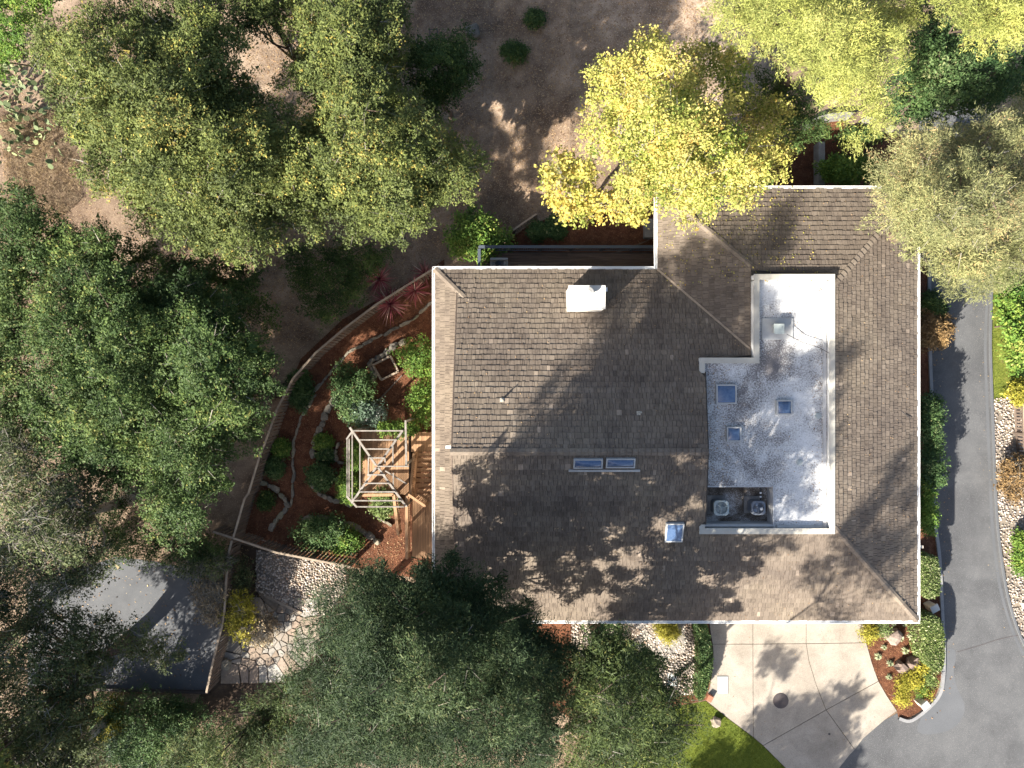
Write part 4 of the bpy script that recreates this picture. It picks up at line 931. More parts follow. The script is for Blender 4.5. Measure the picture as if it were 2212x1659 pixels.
edging('stone_edging', [r6(860, 830), r6(930, 920), r6(1010, 960), r6(1080, 1000), r6(1150, 1000), r6(1235, 1025)], .36, 'curve of stones below the left post of the pergola', thin=.7)
edging('stone_edging', [r6(380, 820), r6(470, 860), r6(530, 910), r6(580, 970), r6(600, 1020), r6(620, 1060), r6(560, 1130), r6(500, 1190), r6(440, 1280)], .38, 'hooked row of rounded stones beside the west fence', thin=.7)
edging('stone_edging', [r6(820, 1180), r6(900, 1155), r6(1000, 1165), r6(1100, 1180), r6(1200, 1220), r6(1290, 1250), r6(1370, 1300), r6(1460, 1370), r6(1540, 1430)], .42, 'arc of big pale stones behind the leafy shrub near the lower fence', thin=.72)
edging('stone_edging', [r6(1110, 460), r6(1085, 530), r6(1100, 600), r6(1160, 630)], .3, 'small half ring of stones left of the pergola', thin=.6)
edging('stone_edging', [r5(1700, 1045), r5(1600, 1090), r5(1500, 1170), r5(1400, 1230), r5(1350, 1270), r5(1385, 1350), r5(1390, 1430), r5(1340, 1490)], .36, 'stacked grey stones wrapping the timber planter', thin=.9, h=.5)
edging('stone_edging', [r6(1480, 1130), r6(1560, 1190), r6(1650, 1245)], .34, 'three or four flat stones below the pale garden railing', thin=.5)
# timber planter
tp = empty('planter_frame', GS(942, 900), 'square timber frame filled with mulch beside the stacked stones', 'planter')
for a, b in ((r5(1380, 1290), r5(1570, 1195)), (r5(1380, 1290), r5(1472, 1450)), (r5(1472, 1450), r5(1655, 1358)), (r5(1570, 1195), r5(1655, 1358))):
    A = GS(*a, .15); B = GS(*b, .15); MB().beam(A, B, .09, .3).build('timber', M['toprail'], tp)
for a, b, lb in ((r5(1420, 1690), r5(1690, 1400), 'long dark timber edging laid diagonally in the sunlit mulch'), (rf(870, 680), rf(1235, 855), 'pale timber step board between the pebbles and the flagstones')):
    A = GS(*a, .06); B = GS(*b, .06); MB().beam(A, B, .14 if a[1] > 1200 else .07, .12).build('timber_edging', M['toprail'] if a[1] > 1200 else M['fencew'], label=lb, cat='timber')
# pebbles (stuff): flattened spheres joined
def pebbles(name, poly, n, size, label, off=.012):
    bm = bmesh.new(); bmesh.ops.create_icosphere(bm, subdivisions=1, radius=.5); bv = np.array([v.co for v in bm.verts]); bf = np.array([[v.index for v in f.verts] for f in bm.faces]); bm.free()
    xs = [p[0] for p in poly]; ys = [p[1] for p in poly]; x = RNG.uniform(min(xs), max(xs), n * 3); y = RNG.uniform(min(ys), max(ys), n * 3); ok = inside(poly, x, y); x, y = x[ok], y[ok]
    keep = []; cell = {}; md = size / (KS * CAM_H) * .72
    for i in range(len(x)):
        kx, ky = int(x[i] // md), int(y[i] // md)
        if any((x[i] - x[j]) ** 2 + (y[i] - y[j]) ** 2 < md * md for a in (-1, 0, 1) for b in (-1, 0, 1) for j in cell.get((kx + a, ky + b), ())): continue
        cell.setdefault((kx, ky), []).append(i); keep.append(i)
        if len(keep) >= n: break
    K = len(keep); pos = np.array([tuple(G(x[i], y[i], off)) for i in keep]); s = size * RNG.uniform(.7, 1.35, K); an = RNG.uniform(0, 6.28, K)
    sc_ = np.stack([s * RNG.uniform(1.0, 1.35, K), s * RNG.uniform(.7, .95, K), s * RNG.uniform(.5, .75, K)], 1)
    v = bv[None] * sc_[:, None, :]; ca, sa_ = np.cos(an)[:, None], np.sin(an)[:, None]
    v = np.stack([v[..., 0] * ca - v[..., 1] * sa_, v[..., 0] * sa_ + v[..., 1] * ca, v[..., 2]], -1) + pos[:, None, :] + np.array([0, 0, size * .18])
    f = (bf[None] + (np.arange(K) * len(bv))[:, None, None]).reshape(-1, 3); me = bpy.data.meshes.new(name)
    me.vertices.add(K * len(bv)); me.vertices.foreach_set('co', v.astype(np.float32).ravel()); me.loops.add(len(f) * 3); me.loops.foreach_set('vertex_index', f.astype(np.int32).ravel())
    me.polygons.add(len(f)); me.polygons.foreach_set('loop_start', np.arange(0, len(f) * 3, 3, dtype=np.int32)); me.polygons.foreach_set('loop_total', np.full(len(f), 3, np.int32))
    me.polygons.foreach_set('use_smooth', np.ones(len(f), bool)); a = me.attributes.new('tint', 'FLOAT', 'FACE'); a.data.foreach_set('value', np.repeat(RNG.random(K), len(bf)).astype(np.float32))
    me.update(calc_edges=True); return link(name, me, M['pebble'], label=label, cat='pebbles', kind='stuff')
pebbles('river_pebbles', PEBR, 3600, .125, 'pale river pebbles in the long strip right of the road')
pebbles('river_pebbles', PEBF, 2600, .13, 'river pebbles in front of the house between mulch and hedge')
pebbles('river_pebbles', PEBW, 2300, .13, 'sunlit river pebbles below the garden fence')
def voronoi_stones(name, poly, n, mat, label, cat, h=.03, inset=.03, pname='flagstone'):
    w_ = [GS(*p) for p in poly]; pl = [(p.x, p.y) for p in w_]; g0 = w_[0].z
    xs = [p[0] for p in pl]; ys = [p[1] for p in pl]; pts = []
    for _ in range(6000):
        x, y = random.uniform(min(xs), max(xs)), random.uniform(min(ys), max(ys))
        if inside(pl, np.array(x), np.array(y)) and all((x - a) ** 2 + (y - b) ** 2 > (random.choice((.24, .34, .46))) ** 2 for a, b in pts): pts.append((x, y))
        if len(pts) >= n: break
    r = empty(name, (sum(xs) / len(xs), sum(ys) / len(ys), g0), label, cat)
    for i, (x, y) in enumerate(pts):
        cell = [(x - .8, y - .8), (x + .8, y - .8), (x + .8, y + .8), (x - .8, y + .8)]
        for j, (a, b) in enumerate(pts):
            if i == j or (a - x) ** 2 + (b - y) ** 2 > 4: continue
            dx, dy = a - x, b - y; L_ = math.hypot(dx, dy); nx, ny = dx / L_, dy / L_; c0 = L_ / 2 - inset; out = []
            for k in range(len(cell)):
                p, q = cell[k], cell[(k + 1) % len(cell)]; dp = (p[0] - x) * nx + (p[1] - y) * ny - c0; dq = (q[0] - x) * nx + (q[1] - y) * ny - c0
                if dp <= 0: out.append(p)
                if dp * dq < 0: s = dp / (dp - dq); out.append((p[0] + (q[0] - p[0]) * s, p[1] + (q[1] - p[1]) * s))
            cell = out
            if len(cell) < 3: break
        if len(cell) >= 3: MB().prism([(a + random.gauss(0, .008), b + random.gauss(0, .008)) for a, b in cell], g0 + .01, g0 + .02 + h + random.random() * .01, random.random()).build(pname, mat, r)
    return r
voronoi_stones('flagstone_path', [rf(880, 760), rf(1260, 860), rf(1300, 980), rf(1180, 1250), rf(960, 1420), rf(560, 1420), rf(560, 1240), rf(800, 1120)], 120, M['flag'], 'path of irregular pale flagstones beside the big dark tree', 'path')
voronoi_stones('stepping_stones', [(1550, 1525), (1640, 1525), (1640, 1575), (1550, 1575)], 8, M['flag'], 'few pale stepping stones by the south eave', 'path')

# boulders
def rock(x, y, sx, sy, sz, label, mat='boulder', rz=0.0, src=True, seed=3):
    p = (GS if src else G)(x, y); me = rock_mesh('boulder', seed, 2, .9, .3); me.materials.append(M[mat])
    o = link('boulder', me, None, label=label, cat='rock'); o.location = (p.x, p.y, p.z + sz * .3); o.scale = (sx, sy, sz); o.rotation_euler = (.1, .05, rz); return o
rock(*r4(385, 985), .75, .7, .7, 'brown boulder nearest the eave in the corner mulch bed', rz=.4, seed=21)
rock(*r4(462, 1285), .7, .5, .6, 'flat-topped brown boulder, left of the pair in the corner bed', rz=-.4, seed=22)
rock(*r4(575, 1235), .65, .6, .75, 'brown boulder, right of the pair in the corner bed', rz=.5, seed=23)
rock(1153, 84, .8, .75, .7, 'dark grey boulder with a pale side on the bare dirt slope', mat='stone', rz=.3, seed=24)
rock(*rf(470, 1370), .55, .6, .35, 'grey boulder in the shade beside the lane fence', mat='stone', seed=25)
rock(1543.7, 1558, .42, .5, .4, 'white block-like rock standing on the lawn', mat='flag', rz=-.3, src=False, seed=26)
# utility lids
def lid(name, x0, y0, x1, y1, label, mat='cover'):
    a, b = G(x0, y1), G(x1, y0); c = (a + b) / 2; r = empty(name, (c.x, c.y, c.z), label, 'utility cover')
    MB().box((c.x, c.y, c.z + .035), (b.x - a.x, b.y - a.y, .03)).build('rim', M['kerb'], r); MB().box((c.x, c.y, c.z + .05), (b.x - a.x - .06, b.y - a.y - .06, .02)).build('lid', M[mat], r)
lid('utility_cover', 1548.5, 1459.5, 1572.5, 1498, 'pale blue-grey rectangular utility cover set in the driveway')
lid('utility_cover', 1441, 1452, 1462, 1482, 'pale rectangular utility cover lying among the front pebbles')
p = G(1686, 1513); mh = empty('manhole', (p.x, p.y, p.z), 'round dark iron manhole cover in the dappled driveway', 'manhole')
MB().cyl((p.x, p.y), .40, .02, .045, 40).build('rim', M['iron'], mh); cv = MB().cyl((p.x, p.y), .36, .045, .055, 40).build('lid', M['iron'], mh)
for i in range(-3, 4):
    for j in range(-3, 4):
        if i * i + j * j < 11: MB().box((p.x + i * .09, p.y + j * .09, .058), (.045, .045, .01)).build('boss', M['iron'], cv)
p = G(1790.7, 1584.8); MB().cyl((p.x, p.y), .06, .03, .042, 14).build('drain_cap', M['iron'], label='tiny round drain cap low on the driveway', cat='drain cap')
p = G(1531, 1505); MB().box((p.x, p.y, .14), (.28, .34, .24), -.5).build('brick', M['terra'], bevel=.02, label='terracotta coloured block at the driveway corner by the lawn', cat='block')
p = G(1405, 497); MB().box((p.x, p.y, p.z + .25), (.75, .95, .5)).build('concrete_pad', M['rockcon'], bevel=.02, label='grey concrete block beside the north wing eave', cat='concrete block')
p = G(1764, 365); MB().box((p.x, p.y, .3), (.32, 2.4, .6)).build('garden_wall', M['rockcon'], label='low straight concrete garden wall leading to the north eave', cat='wall')
kerb('retaining_wall', smooth_line([(1725, 285), (1760, 266), (1800, 257), (1840, 258), (1887, 274), (1920, 286)]), .28, .5, M['rockcon'], 'low curved concrete wall round the shaded north-east bed')
for x, y, lb, rz in ((2003, 1306, 'white capped pillar between the two clipped hedge blocks', .5), (1983, 1512, 'white capped pillar at the kerb tip of the corner bed', .7), (2212, 1305, 'white capped pillar standing in the pebbles at the right border', .3)):
    q = G(x, y); pl = empty('entry_pillar', (q.x, q.y, 0), lb, 'pillar')
    MB().box((q.x, q.y, .3), (.34, .34, .6), rz).build('shaft', M['stucco'], pl, bevel=.01)
    MB().box((q.x, q.y, .64), (.44, .40, .07), rz, tilt=Matrix.Rotation(.22, 3, 'X')).build('cap', M['greymetal'] if x == 1983 else M['chim'], pl, bevel=.01)
q = G(938, 81.5, .1); fr = MB()
for a, b in (((-.2, -.25), (.2, -.25)), ((.2, -.25), (.2, .25)), ((.2, .25), (-.2, .25)), ((-.2, .25), (-.2, -.25))): fr.beam((q.x + a[0], q.y + a[1], q.z + .3), (q.x + b[0], q.y + b[1], q.z + .3), .03, .03)
for a in ((-.2, -.25), (.2, -.25), (.2, .25), (-.2, .25)): fr.beam((q.x + a[0], q.y + a[1], q.z - .1), (q.x + a[0], q.y + a[1], q.z + .3), .025, .025)
fr.build('wire_frame', M['black'], label='small square dark metal frame standing on the dirt by the oak', cat='frame')
hose = [G(*p, .05) for p in smooth_line([(1165, 577), (1200, 572), (1240, 566), (1290, 556), (1340, 543), (1375, 530), (1420, 510)], 4)]
MB().tube(hose, .025, 6).build('garden_hose', M['fencew'], label='thin brown irrigation hose curving through the north mulch bed', cat='hose')
q = S(2254, 1321, 2.2); MB().box((18.98, q.y, 3.35), (.5, .12, .10)).build('downspout', M['stucco'], label='short beige bracket sticking out of the east gutter', cat='bracket')

# ------------------------------------------------------------------ trees
OAKA = [(70, 60), (180, 20), (330, -20), (490, -40), (550, 40), (525, 100), (530, 160), (590, 230), (620, 290), (620, 400), (600, 520), (540, 570), (430, 560), (330, 510), (250, 440), (175, 400), (150, 330), (110, 240), (60, 160)]
grow('oak_tree', OAKA, 11.5, 6.5, .85, .085, 44, 'oak', 'wide olive-green oak filling the upper left, west of the dirt gap', group='oaks on the slope', twigs=900, under=.35, deep=4)
OAKB = [(560, -60), (860, -60), (880, 40), (915, 100), (870, 170), (910, 230), (985, 285), (1065, 330), (1070, 375), (1030, 410), (975, 450), (900, 525), (800, 520), (700, 500), (580, 530), (560, 380), (580, 270), (610, 250), (600, 190), (640, 130), (600, 80), (530, 50), (530, 0)]
grow('oak_tree', OAKB, 11.5, 6.0, .85, .085, 44, 'oak', 'wide oak reaching towards the bare dirt from the upper left', group='oaks on the slope', twigs=900, under=.35, gaps=.08, deep=4)
grow('oak_tree', [(470, -60), (600, -60), (600, 40), (560, 80), (500, 50)], 9.0, 6, .7, .085, 40, 'oak', 'narrow olive-green oak at the top border between the two wide ones', group='oaks on the slope', under=.4)
grow('oak_tree', [(880, 70), (960, 60), (1030, 80), (1040, 130), (1000, 200), (960, 260), (890, 230), (870, 150)], 6.0, 3.0, .7, .085, 40, 'oakdark', 'small dark oak at the edge of the bare dirt', under=.5, trunkr=.12, gaps=.15, group='oaks on the slope')
OAKC = [(90, 560), (130, 480), (230, 480), (330, 600), (420, 640), (440, 760), (400, 900), (380, 1020), (300, 1060), (190, 1050), (90, 990), (40, 860), (50, 740)]
grow('oak_tree', OAKC, 9.5, 4.5, .9, .088, 44, 'oakdark', 'dense green oak at the left, beside the rounder oak', group='oaks on the slope', twigs=300, under=.35, deep=3)
OAKD = [(330, 590), (450, 600), (540, 680), (600, 790), (605, 870), (570, 950), (500, 1000), (490, 1080), (440, 1150), (350, 1168), (285, 1120), (330, 1000), (330, 860), (300, 740)]
grow('oak_tree', OAKD, 10.5, 4.5, .9, .088, 46, 'oakdark', 'rounded green oak just left of the curved fence', group='oaks on the slope', twigs=500, under=.35, deep=3)
grow('oak_tree', [(-60, 420), (60, 400), (130, 480), (230, 500), (300, 560), (170, 600), (90, 620), (60, 760), (20, 860), (-60, 880)], 7, 3.0, .9, .09, 40, 'oakdark', 'dark shaded oak at the left border below the dry grass', group='oaks on the slope', under=.4)
grow('oak_tree', [(-60, -40), (150, -40), (110, 30), (60, 90), (40, 150), (-60, 160)], 8, 4, .8, .09, 42, 'bright', 'bright green tree in the top left corner', group=None, under=.4)
grow('oak_tree', [(200, 520), (330, 530), (480, 560), (560, 570), (590, 620), (580, 700), (530, 700), (430, 640), (300, 600)], 5.0, 1.0, .85, .09, 40, 'oakdark', 'low dark oak in the shade between the two big oaks', under=.4, group='oaks on the slope')
grow('oak_tree', [(620, 540), (760, 520), (860, 540), (800, 600), (760, 680), (700, 710), (640, 650)], 2.4, 0.0, .5, .08, 40, 'oakdark', 'loose shaded thicket tree above the red spiky plants', under=.2, trunkr=.08, gaps=.15, edge=.4)
grow('oak_tree', [(-60, 780), (50, 760), (110, 880), (130, 1000), (40, 1010), (-60, 1000)], 4.5, 1.5, .7, .085, 36, 'oakdark', 'low dark oak at the left border above the grey twiggy tree', under=.3, group='oaks on the slope')
grow('oak_tree', blob(-202, 1731, 200, 190), 11, 7, .85, .13, 22, 'oak', 'tall oak beyond the left border whose shade dapples the mulch garden', under=.2, gaps=.2, group='oaks on the slope')
grow('oak_tree', blob(-380, 1560, 190, 190), 11, 7, .85, .13, 22, 'oak', 'second tall oak beyond the left border shading the upper garden', under=.2, gaps=.2, group='oaks on the slope')
grow('understory_tree', [(195, 1090), (260, 1060), (330, 1150), (440, 1150), (500, 1175), (480, 1245), (340, 1222), (240, 1210), (200, 1160)], 1.2, -.6, .5, .08, 30, 'oakdark', 'low dark thicket tree along the upper edge of the lane', under=.3, trunkr=.06, edge=.4)
grow('understory_tree', [(60, 1495), (330, 1498), (430, 1515), (500, 1560), (480, 1720), (60, 1720)], 1.0, -.8, .5, .08, 24, 'shrub', 'low thicket tree filling the ground below the lane', under=.2, trunkr=.06, edge=.4)
grow('twiggy_tree', [(-60, 940), (60, 930), (120, 990), (210, 1050), (240, 1130), (250, 1240), (170, 1290), (60, 1300), (-60, 1310)], 8.0, 4.5, .85, .085, 28, 'oakgrey', 'grey twiggy half-bare tree at the left border above the lane', twigs=3000, bark='palebark', gaps=.1, under=.4)
grow('oak_tree', [(-60, 1290), (100, 1280), (200, 1310), (300, 1350), (400, 1400), (410, 1440), (290, 1450), (230, 1480), (200, 1560), (190, 1720), (-60, 1720)], 7.0, 4.0, .85, .09, 36, 'oakgrey', 'dull green oak whose branch reaches over the asphalt lane', twigs=2000, gaps=.06, under=.3)
grow('oak_tree', [(0, 1560), (110, 1540), (200, 1600), (240, 1760), (0, 1760)], 5.5, 3.0, .8, .085, 28, 'pale', 'pale twiggy tree in the bottom left corner', twigs=2200, bark='palebark')
grow('conifer_tree', [(640, 1310), (700, 1240), (780, 1192), (880, 1205), (1000, 1200), (1090, 1255), (1165, 1315), (1245, 1345), (1275, 1400), (1245, 1460), (1260, 1560), (1220, 1720), (780, 1750), (620, 1700), (600, 1520), (620, 1400)],
     18.5, 10.0, .82, .062, 66, 'redwood', 'huge dark blue-green conifer covering the south-west roof corner', style='fine', trunkr=.42, under=.6, twigs=300, deep=5.5)
grow('conifer_tree', [(490, 1570), (550, 1455), (640, 1410), (710, 1480), (730, 1740), (330, 1760), (340, 1640), (410, 1560)], 10.0, 5.0, .8, .08, 46, 'redwood2', 'olive-green conifer in front of the huge dark one, near the lane fence', style='fine', trunkr=.3, under=.5)
grow('conifer_tree', [(1215, 1430), (1270, 1360), (1330, 1350), (1400, 1375), (1475, 1440), (1440, 1480), (1500, 1490), (1515, 1540), (1480, 1600), (1460, 1720), (1170, 1740), (1215, 1600)], 15.5, 7.0, .75, .072, 48, 'redwood2', 'green conifer between the huge dark one and the lawn', style='fine', trunkr=.3, gaps=.08, twigs=250, under=.5, deep=4.5, flat=.35, edge=.5)
grow('sycamore_tree', [(1290, 150), (1370, 110), (1450, 40), (1500, 90), (1600, 110), (1650, 200), (1715, 290), (1735, 360), (1690, 405), (1640, 440), (1580, 465), (1520, 495), (1470, 465), (1400, 470), (1330, 430), (1280, 330), (1255, 260)],
     10.5, 5.0, .78, .092, 52, 'yellow', 'bright yellow autumn sycamore overhanging the north wing roof', style='broad', bark='palebark', twigs=260, under=.45, gaps=.10)
grow('sycamore_tree', [(1195, 305), (1225, 330), (1250, 330), (1330, 400), (1400, 440), (1400, 480), (1280, 495), (1230, 480), (1170, 450), (1180, 380)], 6.0, 3.5, .55, .14, 26, 'yellowor', 'smaller sparse orange-yellow sycamore left of the bright yellow one', style='broad', bark='palebark', twigs=160, under=.2, gaps=.3, trunkr=.12, edge=.5)
grow('willow_tree', [(1500, -60), (1980, -60), (1985, 60), (1950, 160), (1925, 230), (1900, 290), (1850, 300), (1790, 240), (1740, 200), (1690, 150), (1620, 110), (1540, 70)], 14.0, 8.0, .95, .064, 76, 'lime', 'big bright lime-green feathery tree at the top right', style='fine', under=.6, trunkr=.4, deep=5)
grow('willow_tree', [(1600, 110), (1680, 140), (1750, 210), (1800, 270), (1760, 320), (1700, 330), (1650, 250)], 7.0, 3.0, .8, .085, 44, 'oakdark', 'darker feathery tree in the shade below the lime-green one', style='fine')
grow('oak_tree', [(1960, 40), (1975, -60), (2060, -60), (2060, 50), (2110, 90), (2240, 110), (2260, 240), (2150, 230), (2060, 260), (1960, 280), (1920, 260), (1930, 170)], 9.0, 4.5, .85, .085, 46, 'shrub', 'dark green oak wedged between the lime-green and pale trees')
grow('willow_tree', [(2010, -60), (2290, -60), (2290, 100), (2200, 110), (2110, 95), (2050, 50)], 13.0, 9.0, .7, .075, 50, 'lime', 'light green feathery tree in the top right corner', style='fine', under=.5, trunkr=.2, edge=.5)
grow('pepper_tree', [(1885, 440), (1905, 350), (1950, 290), (2060, 265), (2160, 210), (2290, 180), (2290, 620), (2180, 640), (2120, 640), (2050, 640), (1995, 600), (1960, 560), (1905, 500), (1870, 470)], 13.5, 8.0, .85, .064, 72, 'pale', 'large pale tan-green tree over the right end of the roof and road', style='fine', twigs=1400, under=.6, trunkr=.4, deep=5)
grow('shadow_tree', blob(1440, 2150, 170, 170), 17, 12, .8, .12, 22, 'oak', 'tall slim tree beyond the lower border whose shade streaks the east roof slope', under=.3, gaps=.2, style='fine', trunkr=.12)
grow('shadow_tree', blob(1090, 1900, 190, 130), 12, 7.5, .9, .14, 24, 'oak', 'leafy tree added beyond the lower border to shade the low south slope', under=.5, trunkr=.15)  # unseen crown added to fill sunlit gaps on the south slope
grow('shadow_tree', blob(1350, 2440, 270, 225), 10, 5.5, .9, .12, 30, 'oak', 'oak beyond the lower border that shades the driveway', under=.3, gaps=.1)

# ------------------------------------------------------------------ shrubs and plants
def bush(x, y, r, h, mat, label, ry=None, leaf=.09, dens=30, lr=None, src=False, name='shrub', style='mid', group=None, cat='shrub', j=.14, **k):
    if src: x, y, r = x / 1.1302, y / 1.1302, r / 1.1302; ry = ry / 1.1302 if ry else None
    g0 = G(x, y).z
    return grow(name, blob(x, y, r, ry, j=j), g0 + h, g0 + h * .35, lr or min(.42, r * KS * CAM_H * .4), leaf, dens, mat, label, cat=cat, style=style, fill=.62, trunkr=.035, under=k.pop('under', .5), group=group, **k)
bush(1040, 508, 62, 2.6, 'bright', 'bright green leafy shrub at the corner of the north terrace', ry=58, leaf=.12, lr=.5, style='broad')
bush(905, 768, 40, 1.6, 'bright', 'yellow-green shrub against the west gutter above the planter', ry=44, lr=.42)
bush(910, 868, 34, 1.5, 'bright', 'light green shrub against the west gutter below the planter', ry=56, lr=.42)
bush(762, 850, 46, 1.5, 'shrub', 'blue-green shrub beside the row of large grey stones', ry=60, lr=.42)
bush(790, 895, 36, 1.2, 'silver', 'silvery green low shrub above the pergola', ry=28)
bush(648, 840, 26, .9, 'shrub', 'small dark green shrub in the shade of the outer path', ry=40)
bush(700, 1155, 58, 1.3, 'shrub', 'leafy light green shrub behind the lower garden fence', ry=38, lr=.4, gaps=.15)
bush(745, 1168, 34, 1.2, 'bright', 'fresh green shrub to the right of the leafy one by the lower fence', ry=28)
bush(692, 1030, 28, .9, 'shrub', 'dark round shrub on the inner garden path', ry=26)
bush(607, 968, 14, .5, 'bright', 'tiny bright plant beside the west fence, upper of three'); bush(592, 1010, 16, .5, 'shrub', 'tiny grey-green plant beside the west fence, middle of three'); bush(575, 1082, 13, .5, 'oakdark', 'tiny dark plant beside the west fence, lowest of three')
bush(700, 955, 13, .4, 'bright', 'little lime plant on the mulch above the dark round shrub'); bush(703, 985, 12, .4, 'shrub', 'little green plant directly above the dark round shrub')
bush(766, 985, 12, 1.6, 'bright', 'slim yellow-green climber inside the pergola frame', ry=24); bush(752, 1050, 18, .9, 'bright', 'light green shrub at the left post of the pergola', ry=36)
bush(860, 925, 50, 1.9, 'bright', 'vine spilling along the top beam of the pergola', ry=11, lr=.25, name='vine', cat='vine')
bush(830, 1085, 26, .8, 'hedge', 'pale green shrub under the south side of the pergola', ry=30)
bush(1200, 492, 20, .6, 'shrub', 'small dark shrub in the north mulch bed'); bush(1160, 500, 16, .8, 'shrub', 'small shrub beside the picket fence')
bush(1154, 42, 19, .7, 'oakdark', 'upper small green shrub on the bare dirt slope', ry=15); bush(1111, 112, 26, .8, 'oakdark', 'lower small green shrub on the bare dirt slope', ry=22)
bush(1838, 365, 70, 1.9, 'bright', 'rose-like bush with pinkish tips in the shaded north-east bed', ry=26, lr=.35, gaps=.25, leaf=.11)
bush(1850, 300, 50, .9, 'oakdark', 'low dark shrub under the lime-green tree', ry=20)
bush(2015, 668, 24, 1.4, 'oakdark', 'dark shrub at the shaded top of the road', ry=34); bush(2018, 712, 36, 2.0, 'rust', 'rust-orange shrub leaning over the shaded road', ry=36, dens=44)
bush(2006, 905, 26, 2.7, 'shrub', 'tall dark green shrub by the east wall, upper one', ry=56, lr=.4, dens=44); bush(2015, 1005, 22, 2.6, 'shrub', 'tall dark shrub with pale flowers by the east wall, middle one', ry=60, lr=.38, dens=44)
bush(2003, 1095, 13, 2.6, 'bright', 'narrow sunlit hedge against the east wall', ry=72, lr=.28, dens=38)
bush(1440, 1362, 26, .7, 'gold', 'yellow-green grassy plant on the round mulch mound', ry=22, style='fine')
bush(1300, 1352, 55, 1.0, 'shrub', 'dark green planting under the south eave', ry=14)
bush(520, 1330, 38, 1.8, 'gold', 'bright yellow shrub beside the lane fence', ry=52, lr=.42, twigs=250); bush(560, 1360, 38, 1.4, 'dry', 'dry brownish shrub beside the flagstones', ry=36, lr=.38, twigs=900, dens=16)
bush(440, 1215, 60, 2.4, 'oakgrey', 'olive-brown thicket at the upper end of the lane', ry=34, lr=.5, twigs=700, dens=24); bush(455, 1290, 40, 1.8, 'dry', 'sparse dry twiggy shrub over the lane edge', ry=60, lr=.45, twigs=900, dens=9)
bush(525, 1245, 22, 1.2, 'oakgrey', 'dull shrub in the corner of the two fences', ry=50, lr=.4, dens=20)
bush(240, 1560, 44, 1.6, 'gold', 'yellow-green strappy shrub below the lane', ry=60, style='fine', lr=.5); bush(290, 1610, 72, 1.8, 'silver', 'silvery white-flowered shrub below the lane', ry=60, lr=.5, style='fine', leaf=.1)
bush(370, 1545, 56, 1.6, 'shrub', 'dark spiky shrub below the lane kerb', ry=38, lr=.45)
bush(2196, 700, 34, 2.4, 'bright', 'leafy green shrub on the grass bank at the right border', ry=100, lr=.5, style='broad', leaf=.13)
bush(2208, 850, 24, 1.0, 'gold', 'yellowing shrub above the lattice fence', ry=24)
bush(2192, 1035, 32, 1.3, 'rust', 'russet twiggy shrub among the right-hand pebbles', ry=44, dens=24, twigs=500); bush(2215, 1190, 28, .9, 'bright', 'bright green shrub cut by the right border', ry=50)
# clipped hedges
def hedge(poly, z, h, n, mat, label, cat='hedge'):
    w_ = [G(x, y) for x, y in chaikin(poly, 2)]; g0 = sum(p.z for p in w_) / len(w_); cx = sum(p.x for p in w_) / len(w_); cy = sum(p.y for p in w_) / len(w_)
    k = (CAM_H - g0 - h) / (CAM_H - g0); w_ = [(p.x * k, p.y * k) for p in w_]      # the surveyed outline is the clipped top
    cx *= k; cy *= k; r = empty('clipped_hedge', (cx, cy, g0), label, cat)
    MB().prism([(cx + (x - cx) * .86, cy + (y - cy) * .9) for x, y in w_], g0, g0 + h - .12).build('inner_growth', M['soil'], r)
    xs = [p[0] for p in w_]; ys = [p[1] for p in w_]; X = RNG.uniform(min(xs), max(xs), n * 2); Y = RNG.uniform(min(ys), max(ys), n * 2); ok = inside(w_, X, Y); X, Y = X[ok][:n], Y[ok][:n]
    e = edge_dist(w_, X, Y); Z = g0 + h - .10 * np.exp(-e / .08) + RNG.normal(size=len(X)) * .035; top = np.stack([X, Y, Z], 1)
    m2 = n // 2; idx = RNG.integers(0, len(w_), m2); f = RNG.random(m2)[:, None]; wa = np.array(w_); side = wa[idx] * (1 - f) + wa[(idx + 1) % len(w_)] * f
    side = np.concatenate([side + RNG.normal(size=side.shape) * .03, (g0 + RNG.random(m2) * h)[:, None]], 1); pos = np.concatenate([top, side]); N = len(pos)
    me = tri_mesh('foliage', pos, unit(N), unit(N) * .8 + np.array([0, 0, .7]), RNG.uniform(.06, .13, N), RNG.uniform(.04, .08, N), .5 + RNG.normal(size=N) * .28 + np.repeat(RNG.normal(size=N // 40 + 1) * .08, 40)[:N])
    link('foliage', me, M['L_' + mat], r); return r
hedge([(1988, 1340), (2008, 1330), (2030, 1335), (2040, 1360), (2042, 1420), (2036, 1450), (2020, 1450), (2000, 1430), (1995, 1400)], 0, 1.25, 9000, 'hedge', 'large clipped hedge block at the house corner beside the kerb')
hedge([(1988, 1210), (2005, 1200), (2030, 1206), (2034, 1280), (2020, 1294), (1992, 1290)], 0, 1.2, 6000, 'hedge', 'smaller clipped hedge block above the white pillar')
hedge([(1503, 1346), (1526, 1346), (1534, 1380), (1540, 1415), (1538, 1450), (1528, 1490), (1520, 1512), (1505, 1512), (1512, 1450), (1512, 1400)], 0, .95, 8000, 'shrub', 'long curved low hedge along the left edge of the driveway')
